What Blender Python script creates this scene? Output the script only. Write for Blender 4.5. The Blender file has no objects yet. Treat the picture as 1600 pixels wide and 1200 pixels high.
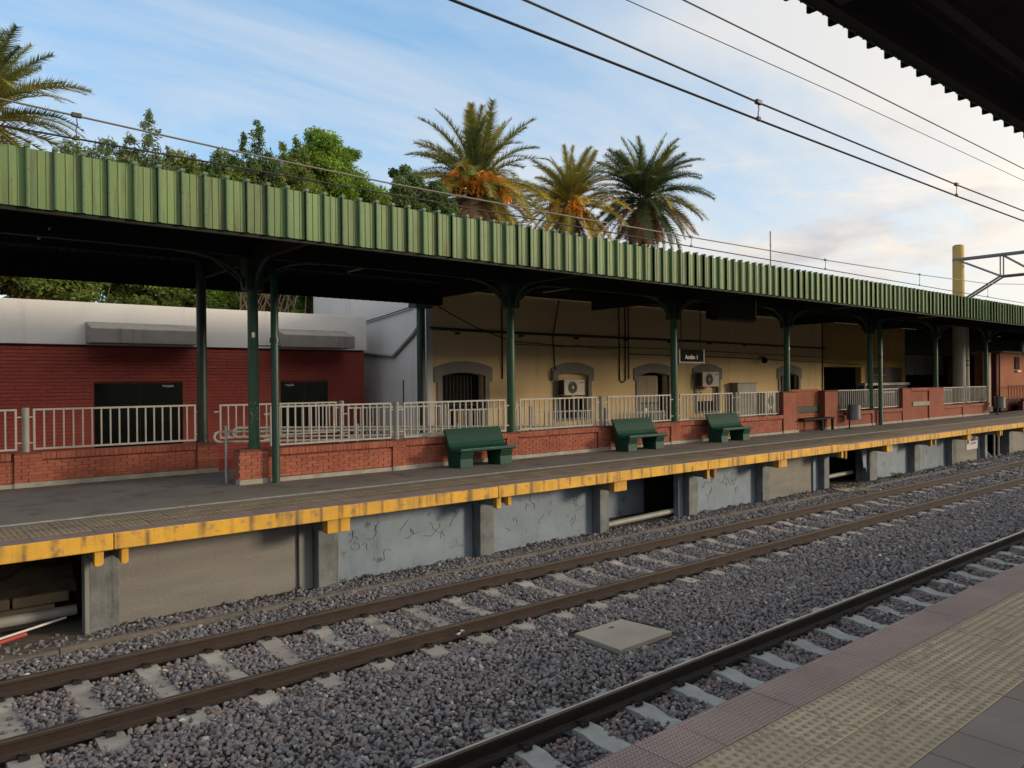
import bpy, bmesh, math, random
import numpy as np
from mathutils import Vector, Matrix, Euler

random.seed(7)
rng = np.random.default_rng(11)
sc = bpy.context.scene
COL = sc.collection

# ------------------------------------------------------------------ camera
A = math.radians(50.1); P = math.radians(-0.2); ROLL = 0.0097
CAM = Vector((0, 0, 1.93))
fw = Vector((math.cos(A) * math.cos(P), math.sin(A) * math.cos(P), math.sin(P)))
r0 = Vector((math.sin(A), -math.cos(A), 0)); u0 = r0.cross(fw)
cr = r0 * math.cos(ROLL) - u0 * math.sin(ROLL)
cu = u0 * math.cos(ROLL) + r0 * math.sin(ROLL)
cam_data = bpy.data.cameras.new('camera')
cam_data.sensor_width = 36; cam_data.lens = 27.0
cam_data.clip_start = 0.05; cam_data.clip_end = 4000
cam = bpy.data.objects.new('camera', cam_data); COL.objects.link(cam)
cam.matrix_world = Matrix(((cr.x, cu.x, -fw.x, CAM.x), (cr.y, cu.y, -fw.y, CAM.y), (cr.z, cu.z, -fw.z, CAM.z), (0, 0, 0, 1)))
sc.camera = cam

# ------------------------------------------------------------------ light
SUN_EL = math.radians(11.0)
SUN_AZ = math.atan2(0.72, -0.69)            # measured from +Y towards +X
sun_dir = Vector((math.sin(SUN_AZ) * math.cos(SUN_EL), math.cos(SUN_AZ) * math.cos(SUN_EL), math.sin(SUN_EL)))
sl = bpy.data.lights.new('sun', 'SUN'); sl.energy = 1.3; sl.angle = math.radians(11); sl.color = (1.0, 0.80, 0.56)
so = bpy.data.objects.new('sun', sl); COL.objects.link(so)
so.rotation_euler = sun_dir.to_track_quat('Z', 'Y').to_euler()
so.location = (0, -20, 30)

w = bpy.data.worlds.new('World'); sc.world = w; w.use_nodes = True
nt = w.node_tree; nt.nodes.clear()
def wn(t, **k):
    n = nt.nodes.new(t)
    for a, b in k.items(): setattr(n, a, b)
    return n
def wl(a, b): nt.links.new(a, b)
def wmath(op, a, b=None, c=None, clamp=False):
    n = wn('ShaderNodeMath', operation=op, use_clamp=clamp)
    for i, v in enumerate((a, b, c)):
        if v is None: continue
        if isinstance(v, (int, float)): n.inputs[i].default_value = v
        else: wl(v, n.inputs[i])
    return n.outputs[0]
def wmix(f, a, b):
    n = wn('ShaderNodeMix', data_type='RGBA')
    for i, v in ((0, f), (6, a), (7, b)):
        if isinstance(v, (int, float)): n.inputs[i].default_value = v
        elif isinstance(v, tuple): n.inputs[i].default_value = v
        else: wl(v, n.inputs[i])
    return n.outputs[2]
sky = wn('ShaderNodeTexSky', sky_type='NISHITA', sun_disc=False)
sky.sun_elevation = SUN_EL; sky.sun_rotation = SUN_AZ
sky.air_density = 1.0; sky.dust_density = 0.6; sky.ozone_density = 1.6; sky.altitude = 20
SKY_STRENGTH = 0.15
tc = wn('ShaderNodeTexCoord'); sep = wn('ShaderNodeSeparateXYZ'); wl(tc.outputs['Generated'], sep.inputs[0])
zc = wmath('MAXIMUM', sep.outputs[2], 0.0)
den = wmath('ADD', zc, 0.16)
comb = wn('ShaderNodeCombineXYZ')
wl(wmath('DIVIDE', sep.outputs[0], den), comb.inputs[0]); wl(wmath('DIVIDE', sep.outputs[1], den), comb.inputs[1])
mp = wn('ShaderNodeMapping'); wl(comb.outputs[0], mp.inputs[0])
mp.inputs['Rotation'].default_value = (0, 0, math.radians(-35)); mp.inputs['Scale'].default_value = (0.55, 1.25, 1); mp.inputs['Location'].default_value = (0.35, 0.7, 0)
n1 = wn('ShaderNodeTexNoise'); n1.inputs['Scale'].default_value = 0.75; n1.inputs['Detail'].default_value = 9; n1.inputs['Roughness'].default_value = 0.58; n1.inputs['Distortion'].default_value = 0.8
wl(mp.outputs[0], n1.inputs['Vector'])
# thin high cloud thickens towards the sunset side of the sky
bias = wmath('MULTIPLY_ADD', sep.outputs[1], -0.40, 0.345)
veil = wmath('ADD', n1.outputs[0], bias)
veil = wmath('MULTIPLY_ADD', veil, 3.6, -1.36, clamp=True)
# small heaped clouds low over the horizon
mp2 = wn('ShaderNodeMapping'); wl(tc.outputs['Generated'], mp2.inputs[0]); mp2.inputs['Scale'].default_value = (1.0, 1.0, 3.2); mp2.inputs['Location'].default_value = (0.3, 0.15, 0.1)
n2 = wn('ShaderNodeTexNoise'); n2.inputs['Scale'].default_value = 4.2; n2.inputs['Detail'].default_value = 8; n2.inputs['Roughness'].default_value = 0.58
wl(mp2.outputs[0], n2.inputs['Vector'])
band = wmath('MULTIPLY', wmath('SUBTRACT', 0.34, sep.outputs[2]), 5.0, clamp=True)
cum = wmath('MULTIPLY', wmath('MULTIPLY_ADD', n2.outputs[0], 9.0, -4.55, clamp=True), band)
mp3 = wn('ShaderNodeMapping'); wl(tc.outputs['Generated'], mp3.inputs[0]); mp3.inputs['Scale'].default_value = (1.0, 1.0, 3.2); mp3.inputs['Location'].default_value = (0.33, 0.10, 0.20)
n3 = wn('ShaderNodeTexNoise'); n3.inputs['Scale'].default_value = 4.2; n3.inputs['Detail'].default_value = 8; n3.inputs['Roughness'].default_value = 0.58
wl(mp3.outputs[0], n3.inputs['Vector'])
shade = wmath('MULTIPLY_ADD', n3.outputs[0], 5.0, -2.3, clamp=True)
# thin cloud scatters forward: whitest overhead, brighter towards the veiled sun
vd = wn('ShaderNodeVectorMath', operation='DOT_PRODUCT'); wl(tc.outputs['Generated'], vd.inputs[0]); vd.inputs[1].default_value = sun_dir[:]
fwd = wmath('MAXIMUM', vd.outputs['Value'], 0.0)
lum = wmath('MULTIPLY', wmath('MULTIPLY_ADD', wmath('POWER', fwd, 3.5), 1.5, 1.0), 2.0)
def tinted(c):
    n = wn('ShaderNodeVectorMath', operation='SCALE'); n.inputs[0].default_value = c
    wl(lum, n.inputs['Scale']); return n.outputs[0]
veil_col = wmix(fwd, tinted((1.12, 1.15, 1.20)), tinted((1.42, 1.24, 0.98)))
cum_col = wmix(shade, tinted((1.50, 1.30, 1.08)), tinted((0.74, 0.73, 0.80)))
# the clear air, a little deeper blue than the model gives for a low sun
air = wmix(0.50, sky.outputs[0], (0.42, 1.25, 2.25, 1))
c1 = wmix(wmath('MULTIPLY', veil, 0.90), air, veil_col)
c2 = wmix(wmath('MULTIPLY', cum, 0.85), c1, cum_col)
bg = wn('ShaderNodeBackground'); bg.inputs[1].default_value = SKY_STRENGTH
wl(c2, bg.inputs[0])
wo = wn('ShaderNodeOutputWorld'); wl(bg.outputs[0], wo.inputs[0])

sc.view_settings.view_transform = 'Standard'; sc.view_settings.look = 'None'
sc.view_settings.exposure = 1.22; sc.view_settings.gamma = 1.0
sc.view_settings.use_curve_mapping = False

# ------------------------------------------------------------------ helpers
WL = {}
def put(o, label=None, cat=None, group=None, kind=None):
    if label: o['label'] = label
    if cat: o['category'] = cat
    if group: o['group'] = group
    if kind: o['kind'] = kind
    return o
def thing(name, loc, label, cat, group=None, kind=None):
    o = bpy.data.objects.new(name, None); COL.objects.link(o)
    o.empty_display_size = 0.2
    o.location = loc; WL[o] = Vector(loc)
    return put(o, label, cat, group, kind)
def link(name, me, parent=None, loc=None):
    o = bpy.data.objects.new(name, me); COL.objects.link(o)
    if parent is not None:
        o.parent = parent
        WL[o] = WL[parent]
        if loc is not None: o.location = Vector(loc) - WL[parent]
    else:
        WL[o] = Vector((0, 0, 0))
        if loc is not None: o.location = loc
    return o
class MB:
    def __init__(s): s.v = []; s.f = []; s.m = []
    def add(s, vs, fs, m=0):
        b = len(s.v); s.v += [tuple(v) for v in vs]
        for f in fs: s.f.append(tuple(b + i for i in f)); s.m.append(m)
        return s
    def box(s, x0, x1, y0, y1, z0, z1, m=0):
        vs = [(x0, y0, z0), (x1, y0, z0), (x1, y1, z0), (x0, y1, z0), (x0, y0, z1), (x1, y0, z1), (x1, y1, z1), (x0, y1, z1)]
        return s.add(vs, [(0, 3, 2, 1), (4, 5, 6, 7), (0, 1, 5, 4), (1, 2, 6, 5), (2, 3, 7, 6), (3, 0, 4, 7)], m)
    def prism(s, poly, axis, a, b, m=0):
        # poly: list of 2d points (ccw seen from +axis); axis 0: (y,z) along x; 1: (x,z) along y; 2: (x,y) along z
        n = len(poly)
        def p3(p, t):
            return (t, p[0], p[1]) if axis == 0 else ((p[0], t, p[1]) if axis == 1 else (p[0], p[1], t))
        vs = [p3(p, a) for p in poly] + [p3(p, b) for p in poly]
        fs = [tuple(range(n))[::-1], tuple(range(n, 2 * n))] + [(i, (i + 1) % n, n + (i + 1) % n, n + i) for i in range(n)]
        return s.add(vs, fs, m)
    def tube(s, pts, r, n=8, m=0, cap=True):
        pts = [Vector(p) for p in pts]; rs = r if isinstance(r, (list, tuple)) else [r] * len(pts)
        rings = []; up = None
        for i, p in enumerate(pts):
            d = (pts[min(i + 1, len(pts) - 1)] - pts[max(i - 1, 0)]).normalized()
            if up is None: up = Vector((0, 0, 1)) if abs(d.z) < 0.9 else Vector((1, 0, 0))
            a = d.cross(up).normalized(); b = a.cross(d).normalized(); up = b
            rings.append([p + (a * math.cos(t) + b * math.sin(t)) * rs[i] for t in [2 * math.pi * k / n for k in range(n)]])
        vs = [v for rg in rings for v in rg]; fs = []
        for i in range(len(pts) - 1):
            for k in range(n):
                k2 = (k + 1) % n; fs.append((i * n + k, i * n + k2, (i + 1) * n + k2, (i + 1) * n + k))
        if cap:
            fs.append(tuple(range(n))[::-1]); fs.append(tuple(range((len(pts) - 1) * n, len(pts) * n)))
        return s.add(vs, fs, m)
    def mesh(s, name, mats, off=None, smooth=False):
        me = bpy.data.meshes.new(name)
        off = off or Vector((0, 0, 0))
        me.from_pydata([(v[0] - off.x, v[1] - off.y, v[2] - off.z) for v in s.v], [], s.f)
        for mt in (mats if isinstance(mats, (list, tuple)) else [mats]): me.materials.append(mt)
        if any(s.m): me.polygons.foreach_set('material_index', s.m)
        bm = bmesh.new(); bm.from_mesh(me); bmesh.ops.recalc_face_normals(bm, faces=bm.faces); bm.to_mesh(me); bm.free()
        if smooth:
            me.polygons.foreach_set('use_smooth', [True] * len(me.polygons))
            try: me.set_sharp_from_angle(angle=math.radians(40))
            except Exception: pass
        me.update()
        return me
    def build(s, name, mats, parent=None, smooth=False, bevel=0.0):
        off = WL[parent] if parent is not None else None
        o = link(name, s.mesh(name, mats, off, smooth), parent)
        if bevel:
            bv = o.modifiers.new('bevel', 'BEVEL'); bv.width = bevel; bv.segments = 2; bv.limit_method = 'ANGLE'
        return o
def np_mesh(name, verts, faces_n, n_per, mat, tint=None, smooth=False):
    """verts (N,3), faces_n (F,n_per) index array"""
    me = bpy.data.meshes.new(name)
    nv = len(verts); nf = len(faces_n)
    me.vertices.add(nv); me.vertices.foreach_set('co', np.asarray(verts, np.float32).ravel())
    me.loops.add(nf * n_per); me.loops.foreach_set('vertex_index', np.asarray(faces_n, np.int32).ravel())
    me.polygons.add(nf); me.polygons.foreach_set('loop_start', np.arange(0, nf * n_per, n_per, dtype=np.int32))
    try: me.polygons.foreach_set('loop_total', np.full(nf, n_per, dtype=np.int32))
    except Exception: pass
    if tint is not None:
        at = me.attributes.new('tint', 'FLOAT', 'POINT'); at.data.foreach_set('value', np.asarray(tint, np.float32))
    me.materials.append(mat)
    me.polygons.foreach_set('use_smooth', np.zeros(nf, bool))
    me.update(calc_edges=True); me.validate()
    return me

# ------------------------------------------------------------------ materials
def c4(c): return (c[0], c[1], c[2], 1.0)
def M(name, c1, c2=None, scale=2.5, rough=0.75, metal=0.0, bump=0.0, bscale=60, streak=None, rnd=0.0, spec=0.5,
      squash=(1, 1, 1), joints=None, contrast=2.2, speck=None):
    m = bpy.data.materials.new(name); m.use_nodes = True
    t = m.node_tree; N = t.nodes; b = N['Principled BSDF']
    def new(k, **kw):
        n = N.new(k)
        for a, v in kw.items(): setattr(n, a, v)
        return n
    def lk(a, c): t.links.new(a, c)
    def mth(op, a, bb=None, cc=None, clamp=False):
        n = new('ShaderNodeMath', operation=op, use_clamp=clamp)
        for i, v in enumerate((a, bb, cc)):
            if v is None: continue
            if isinstance(v, (int, float)): n.inputs[i].default_value = v
            else: lk(v, n.inputs[i])
        return n.outputs[0]
    def mix(f, a, c):
        n = new('ShaderNodeMix', data_type='RGBA')
        for i, v in ((0, f), (6, a), (7, c)):
            if isinstance(v, (int, float)): n.inputs[i].default_value = v
            elif isinstance(v, tuple): n.inputs[i].default_value = c4(v)
            else: lk(v, n.inputs[i])
        return n.outputs[2]
    geo = new('ShaderNodeNewGeometry')
    mp = new('ShaderNodeMapping'); lk(geo.outputs['Position'], mp.inputs[0]); mp.inputs['Scale'].default_value = squash
    nz = new('ShaderNodeTexNoise'); nz.inputs['Scale'].default_value = scale; nz.inputs['Detail'].default_value = 7; nz.inputs['Roughness'].default_value = 0.62
    lk(mp.outputs[0], nz.inputs['Vector'])
    col = c1 if c2 is None else mix(mth('MULTIPLY_ADD', nz.outputs[0], contrast, 0.5 - 0.5 * contrast, True), c1, c2)
    if speck:
        sn = new('ShaderNodeTexNoise'); sn.inputs['Scale'].default_value = speck[1]; sn.inputs['Detail'].default_value = 3
        lk(geo.outputs['Position'], sn.inputs['Vector'])
        col = mix(mth('MULTIPLY', mth('MULTIPLY_ADD', sn.outputs[0], 9.0, -9.0 * speck[2], True), speck[3] if len(speck) > 3 else 0.8), col, speck[0])
    if streak:
        # (colour, amount, frequency along, threshold)
        sm = new('ShaderNodeMapping'); lk(geo.outputs['Position'], sm.inputs[0]); sm.inputs['Scale'].default_value = (streak[2], streak[2], streak[2] * 0.06)
        s2 = new('ShaderNodeTexNoise'); s2.inputs['Scale'].default_value = 1.0; s2.inputs['Detail'].default_value = 4; s2.inputs['Roughness'].default_value = 0.65
        lk(sm.outputs[0], s2.inputs['Vector'])
        f = mth('MULTIPLY_ADD', s2.outputs[0], 7.0, -7.0 * streak[3], True)
        f = mth('MULTIPLY', f, mth('MULTIPLY_ADD', nz.outputs[0], 1.6, -0.2, True))
        col = mix(mth('MULTIPLY', f, streak[1]), col, streak[0])
    if joints:
        # grime drawn down from the slab joints: (colour, pitch, width, amount)
        sx = new('ShaderNodeSeparateXYZ'); lk(geo.outputs['Position'], sx.inputs[0])
        jn = new('ShaderNodeTexNoise'); jn.inputs['Scale'].default_value = 1.7; jn.inputs['Detail'].default_value = 3
        cj = new('ShaderNodeCombineXYZ'); lk(sx.outputs[0], cj.inputs[0]); lk(cj.outputs[0], jn.inputs['Vector'])
        u = mth('ADD', sx.outputs[0], mth('MULTIPLY', jn.outputs[0], 0.45))
        fr = mth('ABSOLUTE', mth('SUBTRACT', mth('FRACT', mth('DIVIDE', u, joints[1])), 0.5))
        f = mth('MULTIPLY_ADD', fr, -1.0 / joints[2], 1.0, True)
        f = mth('MULTIPLY', f, mth('MULTIPLY_ADD', nz.outputs[0], 5.0, -1.75, True))
        col = mix(mth('MULTIPLY', f, joints[3]), col, joints[0])
    if rnd:
        oi = new('ShaderNodeObjectInfo')
        hs = new('ShaderNodeHueSaturation')
        lk(mth('MULTIPLY_ADD', oi.outputs['Random'], 2 * rnd, 1 - rnd), hs.inputs['Value'])
        lk(mth('MULTIPLY_ADD', oi.outputs['Random'], 0.03 * rnd, 0.5 - 0.015 * rnd), hs.inputs['Hue'])
        if isinstance(col, tuple): hs.inputs['Color'].default_value = c4(col)
        else: lk(col, hs.inputs['Color'])
        col = hs.outputs[0]
    if isinstance(col, tuple): b.inputs['Base Color'].default_value = c4(col)
    else: lk(col, b.inputs['Base Color'])
    lk(mth('MULTIPLY_ADD', nz.outputs[0], 0.25, rough - 0.125, True), b.inputs['Roughness'])
    b.inputs['Metallic'].default_value = metal
    b.inputs['Specular IOR Level'].default_value = spec
    if bump:
        bn = new('ShaderNodeTexNoise'); bn.inputs['Scale'].default_value = bscale; bn.inputs['Detail'].default_value = 5
        lk(geo.outputs['Position'], bn.inputs['Vector'])
        bp = new('ShaderNodeBump'); bp.inputs['Strength'].default_value = bump; bp.inputs['Distance'].default_value = 0.02
        lk(bn.outputs[0], bp.inputs['Height']); lk(bp.outputs[0], b.inputs['Normal'])
    return m
def MT(name, stops, rough=0.85, rnd=0.0, trans=0.0, spec=0.3):
    """material driven by the per-point 'tint' attribute through a colour ramp"""
    m = bpy.data.materials.new(name); m.use_nodes = True
    t = m.node_tree; N = t.nodes; b = N['Principled BSDF']
    at = N.new('ShaderNodeAttribute'); at.attribute_name = 'tint'
    rp = N.new('ShaderNodeValToRGB')
    while len(rp.color_ramp.elements) < len(stops): rp.color_ramp.elements.new(0.5)
    for e, (p, c) in zip(rp.color_ramp.elements, stops): e.position = p; e.color = c4(c)
    t.links.new(at.outputs['Fac'], rp.inputs[0])
    t.links.new(rp.outputs[0], b.inputs['Base Color'])
    b.inputs['Roughness'].default_value = rough
    b.inputs['Specular IOR Level'].default_value = spec
    if trans:
        tl = N.new('ShaderNodeBsdfTranslucent'); t.links.new(rp.outputs[0], tl.inputs[0])
        mx = N.new('ShaderNodeMixShader'); mx.inputs[0].default_value = trans
        out = N['Material Output']
        t.links.new(b.outputs[0], mx.inputs[1]); t.links.new(tl.outputs[0], mx.inputs[2]); t.links.new(mx.outputs[0], out.inputs[0])
    return m

m_green = M('green_sheet', (0.096, 0.180, 0.062), (0.142, 0.205, 0.075), 1.3, 0.6, bump=0.15, bscale=25,
            streak=((0.060, 0.066, 0.034), 0.95, 7.5, 0.47), rnd=0.15, speck=((0.06, 0.06, 0.04), 16, 0.66, 0.6))
m_green_rib = M('green_rib', (0.055, 0.120, 0.050), (0.085, 0.155, 0.065), 3, 0.6, rnd=0.10, speck=((0.05, 0.05, 0.04), 22, 0.6, 0.8))
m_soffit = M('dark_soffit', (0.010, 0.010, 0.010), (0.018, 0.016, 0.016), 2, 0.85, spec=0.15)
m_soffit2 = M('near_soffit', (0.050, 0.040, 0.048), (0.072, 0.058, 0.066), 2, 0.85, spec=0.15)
m_roof = M('roof_sheet', (0.10, 0.10, 0.09), (0.15, 0.14, 0.13), 2, 0.8)
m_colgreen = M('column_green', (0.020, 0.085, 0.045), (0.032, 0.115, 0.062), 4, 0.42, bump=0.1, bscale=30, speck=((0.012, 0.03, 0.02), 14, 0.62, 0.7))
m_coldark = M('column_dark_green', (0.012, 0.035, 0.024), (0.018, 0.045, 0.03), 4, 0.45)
m_steel_dark = M('canopy_steel', (0.012, 0.016, 0.014), (0.02, 0.022, 0.02), 4, 0.7, spec=0.2)
m_brick = M('painted_brick', (0.43, 0.140, 0.086), (0.33, 0.098, 0.062), 1.7, 0.8, bump=0.35, bscale=70, rnd=0.13, streak=((0.11, 0.065, 0.05), 0.5, 3.0, 0.56))
m_brickcore = M('brick_mortar', (0.24, 0.082, 0.055), (0.16, 0.058, 0.042), 3, 0.9, bump=0.3, bscale=60)
m_redbrick = M('dark_red_brick', (0.33, 0.056, 0.038), (0.25, 0.042, 0.030), 0.8, 0.75, bump=0.3, bscale=60, rnd=0.06)
m_redcore = M('dark_red_mortar', (0.20, 0.036, 0.027), (0.15, 0.028, 0.021), 2, 0.9)
m_plinth = M('plinth_cement', (0.50, 0.48, 0.43), (0.29, 0.275, 0.24), 3.5, 0.9, bump=0.5, bscale=40)
m_rail = M('railing_paint', (0.52, 0.515, 0.485), (0.42, 0.41, 0.38), 6, 0.5, speck=((0.09, 0.075, 0.06), 26, 0.66, 0.9))
m_post = M('post_grey', (0.40, 0.40, 0.38), (0.30, 0.30, 0.28), 6, 0.55)
m_asphalt = M('platform_asphalt', (0.225, 0.205, 0.185), (0.155, 0.143, 0.133), 0.9, 0.85, bump=0.3, bscale=120, speck=((0.085, 0.078, 0.072), 1.8, 0.57, 0.6))
m_white_line = M('worn_white_line', (0.66, 0.64, 0.60), (0.28, 0.26, 0.24), 5, 0.8)
m_tact_far = M('tactile_brown', (0.29, 0.235, 0.155), (0.20, 0.165, 0.122), 2.2, 0.85, rnd=0.12, bump=0.2, bscale=90)
m_red_far = M('edge_tile_far', (0.225, 0.17, 0.165), (0.165, 0.128, 0.125), 3, 0.85, rnd=0.08)
m_yellow = M('edge_yellow', (0.76, 0.42, 0.030), (0.50, 0.29, 0.06), 2.6, 0.75, bump=0.25, bscale=50,
             streak=((0.15, 0.10, 0.06), 0.95, 5.0, 0.52), joints=((0.11, 0.08, 0.055), 0.36, 0.15, 0.9), speck=((0.24, 0.18, 0.12), 7, 0.60, 0.7))
m_blue = M('panel_blue', (0.25, 0.325, 0.415), (0.185, 0.245, 0.31), 1.6, 0.7, bump=0.2, bscale=30,
           streak=((0.07, 0.075, 0.08), 0.55, 4.0, 0.58), speck=((0.055, 0.06, 0.075), 4.5, 0.625, 0.75))
m_panelgrey = M('panel_grey', (0.275, 0.268, 0.255), (0.205, 0.20, 0.192), 1.2, 0.85, bump=0.4, bscale=25, squash=(0.5, 1, 3), streak=((0.09, 0.085, 0.078), 0.5, 3.0, 0.57))
m_pilaster = M('pilaster_paint', (0.23, 0.265, 0.29), (0.115, 0.12, 0.12), 3.0, 0.8, bump=0.5, bscale=25, streak=((0.045, 0.04, 0.036), 0.8, 5.0, 0.55))
m_palestrip = M('pale_strip', (0.25, 0.265, 0.26), (0.20, 0.21, 0.205), 2, 0.75)
m_rubble = M('rubble_earth', (0.17, 0.125, 0.088), (0.085, 0.066, 0.052), 3, 0.95, bump=1.0, bscale=14)
m_block = M('old_stone_block', (0.50, 0.40, 0.26), (0.35, 0.275, 0.18), 3, 0.9, bump=0.6, bscale=30, rnd=0.12)
m_pvc = M('grey_pipe', (0.36, 0.37, 0.355), (0.26, 0.27, 0.26), 3, 0.5)
m_rust = M('rail_rust', (0.052, 0.031, 0.024), (0.032, 0.022, 0.018), 5, 0.7, metal=0.0, bump=0.2, bscale=60)
m_railtop = M('rail_head_worn', (0.110, 0.085, 0.070), (0.075, 0.060, 0.050), 4, 0.45, metal=0.5)
m_railshine = M('rail_head_polished', (0.62, 0.60, 0.57), None, 4, 0.42, metal=0.7)
m_raildark = M('rail_dark', (0.022, 0.017, 0.016), (0.014, 0.011, 0.011), 5, 0.7)
m_sleeper = M('sleeper_concrete', (0.38, 0.365, 0.335), (0.25, 0.243, 0.228), 4, 0.9, bump=0.5, bscale=50, rnd=0.14)
m_sleeper2 = M('sleeper_concrete_blue', (0.34, 0.37, 0.375), (0.235, 0.255, 0.258), 4, 0.9, bump=0.4, bscale=50, rnd=0.12)
m_slab = M('slab_concrete', (0.335, 0.32, 0.285), (0.265, 0.25, 0.225), 2, 0.9, bump=0.3, bscale=60, rnd=0.0, speck=((0.10, 0.09, 0.08), 7, 0.70, 0.7))
m_kerb = M('gutter_concrete', (0.185, 0.165, 0.140), (0.115, 0.105, 0.092), 2.5, 0.92, bump=0.6, bscale=40)
m_bed = M('ballast_bed', (0.055, 0.050, 0.052), (0.030, 0.028, 0.029), 18, 0.95, bump=1.0, bscale=40)
m_ground = M('ground_soil', (0.12, 0.11, 0.09), (0.08, 0.075, 0.06), 0.4, 0.95)
m_stone = MT('ballast_stone', [(0.0, (0.085, 0.080, 0.088)), (0.25, (0.160, 0.150, 0.162)), (0.45, (0.225, 0.210, 0.223)), (0.62, (0.160, 0.174, 0.204)), (0.78, (0.212, 0.200, 0.212)), (0.9, (0.235, 0.180, 0.160)), (1.0, (0.38, 0.37, 0.375))], rough=0.85)
m_tile_red = M('edge_tile_red', (0.275, 0.222, 0.215), (0.215, 0.178, 0.175), 2.5, 0.85, rnd=0.05, speck=((0.30, 0.26, 0.25), 20, 0.62, 0.3))
m_tile_yel = M('tactile_tile', (0.425, 0.375, 0.275), (0.315, 0.285, 0.225), 2.2, 0.85, rnd=0.10, bump=0.15, bscale=80, speck=((0.16, 0.155, 0.145), 5.0, 0.56, 0.75))
m_dome = M('tactile_dome', (0.34, 0.285, 0.195), (0.265, 0.228, 0.17), 3, 0.8)
m_tile_grey = M('grey_tile', (0.225, 0.205, 0.192), (0.175, 0.160, 0.152), 1.6, 0.9, rnd=0.06, spec=0.2)
m_grout = M('dark_grout', (0.05, 0.047, 0.045), (0.035, 0.033, 0.032), 8, 0.95)
m_cream = M('cream_wall', (0.80, 0.61, 0.335), (0.73, 0.545, 0.285), 0.7, 0.85, bump=0.15, bscale=20, streak=((0.28, 0.20, 0.11), 0.35, 1.6, 0.56))
m_trim = M('grey_trim', (0.255, 0.245, 0.218), (0.21, 0.20, 0.18), 2, 0.85, bump=0.2, bscale=30)
m_white = M('white_render', (0.66, 0.655, 0.65), (0.58, 0.575, 0.57), 0.8, 0.85, bump=0.15, bscale=25, streak=((0.30, 0.30, 0.30), 0.55, 1.7, 0.58))
m_beigewall = M('stained_wall', (0.66, 0.65, 0.60), (0.54, 0.52, 0.45), 0.7, 0.9, streak=((0.24, 0.23, 0.20), 0.75, 1.5, 0.54))
m_awning = M('stained_concrete', (0.27, 0.25, 0.235), (0.19, 0.178, 0.17), 1.8, 0.9, bump=0.4, bscale=25, streak=((0.085, 0.08, 0.078), 0.7, 4.0, 0.55))
m_glass = M('dark_glass', (0.006, 0.008, 0.006), None, 3, 0.13, spec=0.5)
m_black = M('black_void', (0.008, 0.008, 0.008), None, 3, 0.8, spec=0.2)
m_grille = M('grille_iron', (0.018, 0.018, 0.018), None, 3, 0.6)
m_shutter = M('beige_slats', (0.42, 0.335, 0.23), (0.35, 0.28, 0.20), 3, 0.7, rnd=0.1)
m_doorgreen = M('door_green', (0.018, 0.06, 0.038), (0.026, 0.075, 0.05), 3, 0.5)
m_acwhite = M('ac_casing', (0.60, 0.56, 0.46), (0.52, 0.48, 0.39), 4, 0.5)
m_acdark = M('ac_dark', (0.05, 0.045, 0.04), None, 4, 0.6)
m_cabinet = M('metal_cabinet', (0.27, 0.265, 0.235), (0.22, 0.215, 0.19), 2, 0.5)
m_bench = M('bench_green', (0.005, 0.050, 0.034), (0.010, 0.068, 0.046), 3.5, 0.5, spec=0.3, bump=0.15, bscale=35, speck=((0.03, 0.10, 0.08), 18, 0.63, 0.5))
m_cable = M('cable_black', (0.012, 0.012, 0.012), None, 4, 0.6)
m_wire = M('catenary_wire', (0.035, 0.033, 0.032), None, 4, 0.5, metal=0.3)
m_wire_pale = M('catenary_wire_pale', (0.20, 0.19, 0.18), None, 4, 0.45, metal=0.4)
m_insul = M('dropper_clamp', (0.05, 0.032, 0.026), None, 4, 0.5)
m_signblack = M('sign_black', (0.007, 0.007, 0.009), None, 4, 0.85, spec=0.08)
m_signwhite = M('sign_white', (0.74, 0.74, 0.72), None, 4, 0.5)
m_signblue = M('sign_blue', (0.045, 0.065, 0.16), None, 4, 0.5)
m_board = M('notice_board_white', (0.62, 0.64, 0.68), (0.55, 0.57, 0.60), 4, 0.5)
m_navy = M('navy_print', (0.035, 0.05, 0.13), None, 4, 0.6)
m_redprint = M('red_print', (0.45, 0.06, 0.05), None, 4, 0.6)
m_poleyel = M('pole_ochre', (0.52, 0.36, 0.10), (0.44, 0.31, 0.12), 1.5, 0.8, streak=((0.36, 0.33, 0.27), 0.7, 2.0, 0.54))
m_polegrey = M('pole_concrete', (0.40, 0.385, 0.33), (0.33, 0.315, 0.27), 2, 0.85)
m_galv = M('galvanised_truss', (0.19, 0.205, 0.22), (0.14, 0.15, 0.165), 3, 0.55, metal=0.3)
m_bin = M('bin_zinc', (0.215, 0.235, 0.25), (0.16, 0.175, 0.19), 4, 0.45, metal=0.3)
m_ochre = M('kiosk_ochre', (0.53, 0.345, 0.105), (0.46, 0.295, 0.09), 1.2, 0.8, streak=((0.26, 0.17, 0.08), 0.5, 2.0, 0.55))
m_kgrey = M('kiosk_grey', (0.155, 0.145, 0.125), (0.12, 0.112, 0.10), 1, 0.8)
m_counter = M('counter_white', (0.62, 0.60, 0.52), (0.52, 0.50, 0.44), 2, 0.6)
m_orange = M('salmon_wall', (0.42, 0.145, 0.072), (0.35, 0.12, 0.06), 1.2, 0.85)
m_darkred = M('maroon_base', (0.105, 0.022, 0.018), (0.08, 0.018, 0.015), 2, 0.8)
m_tubeglass = M('unlit_tube', (0.40, 0.38, 0.35), None, 4, 0.4)
m_trunk = M('bark', (0.135, 0.098, 0.068), (0.075, 0.055, 0.04), 6, 0.9, bump=1.0, bscale=18)
m_twig = M('bare_twig', (0.30, 0.19, 0.125), (0.20, 0.12, 0.08), 5, 0.9)
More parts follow.
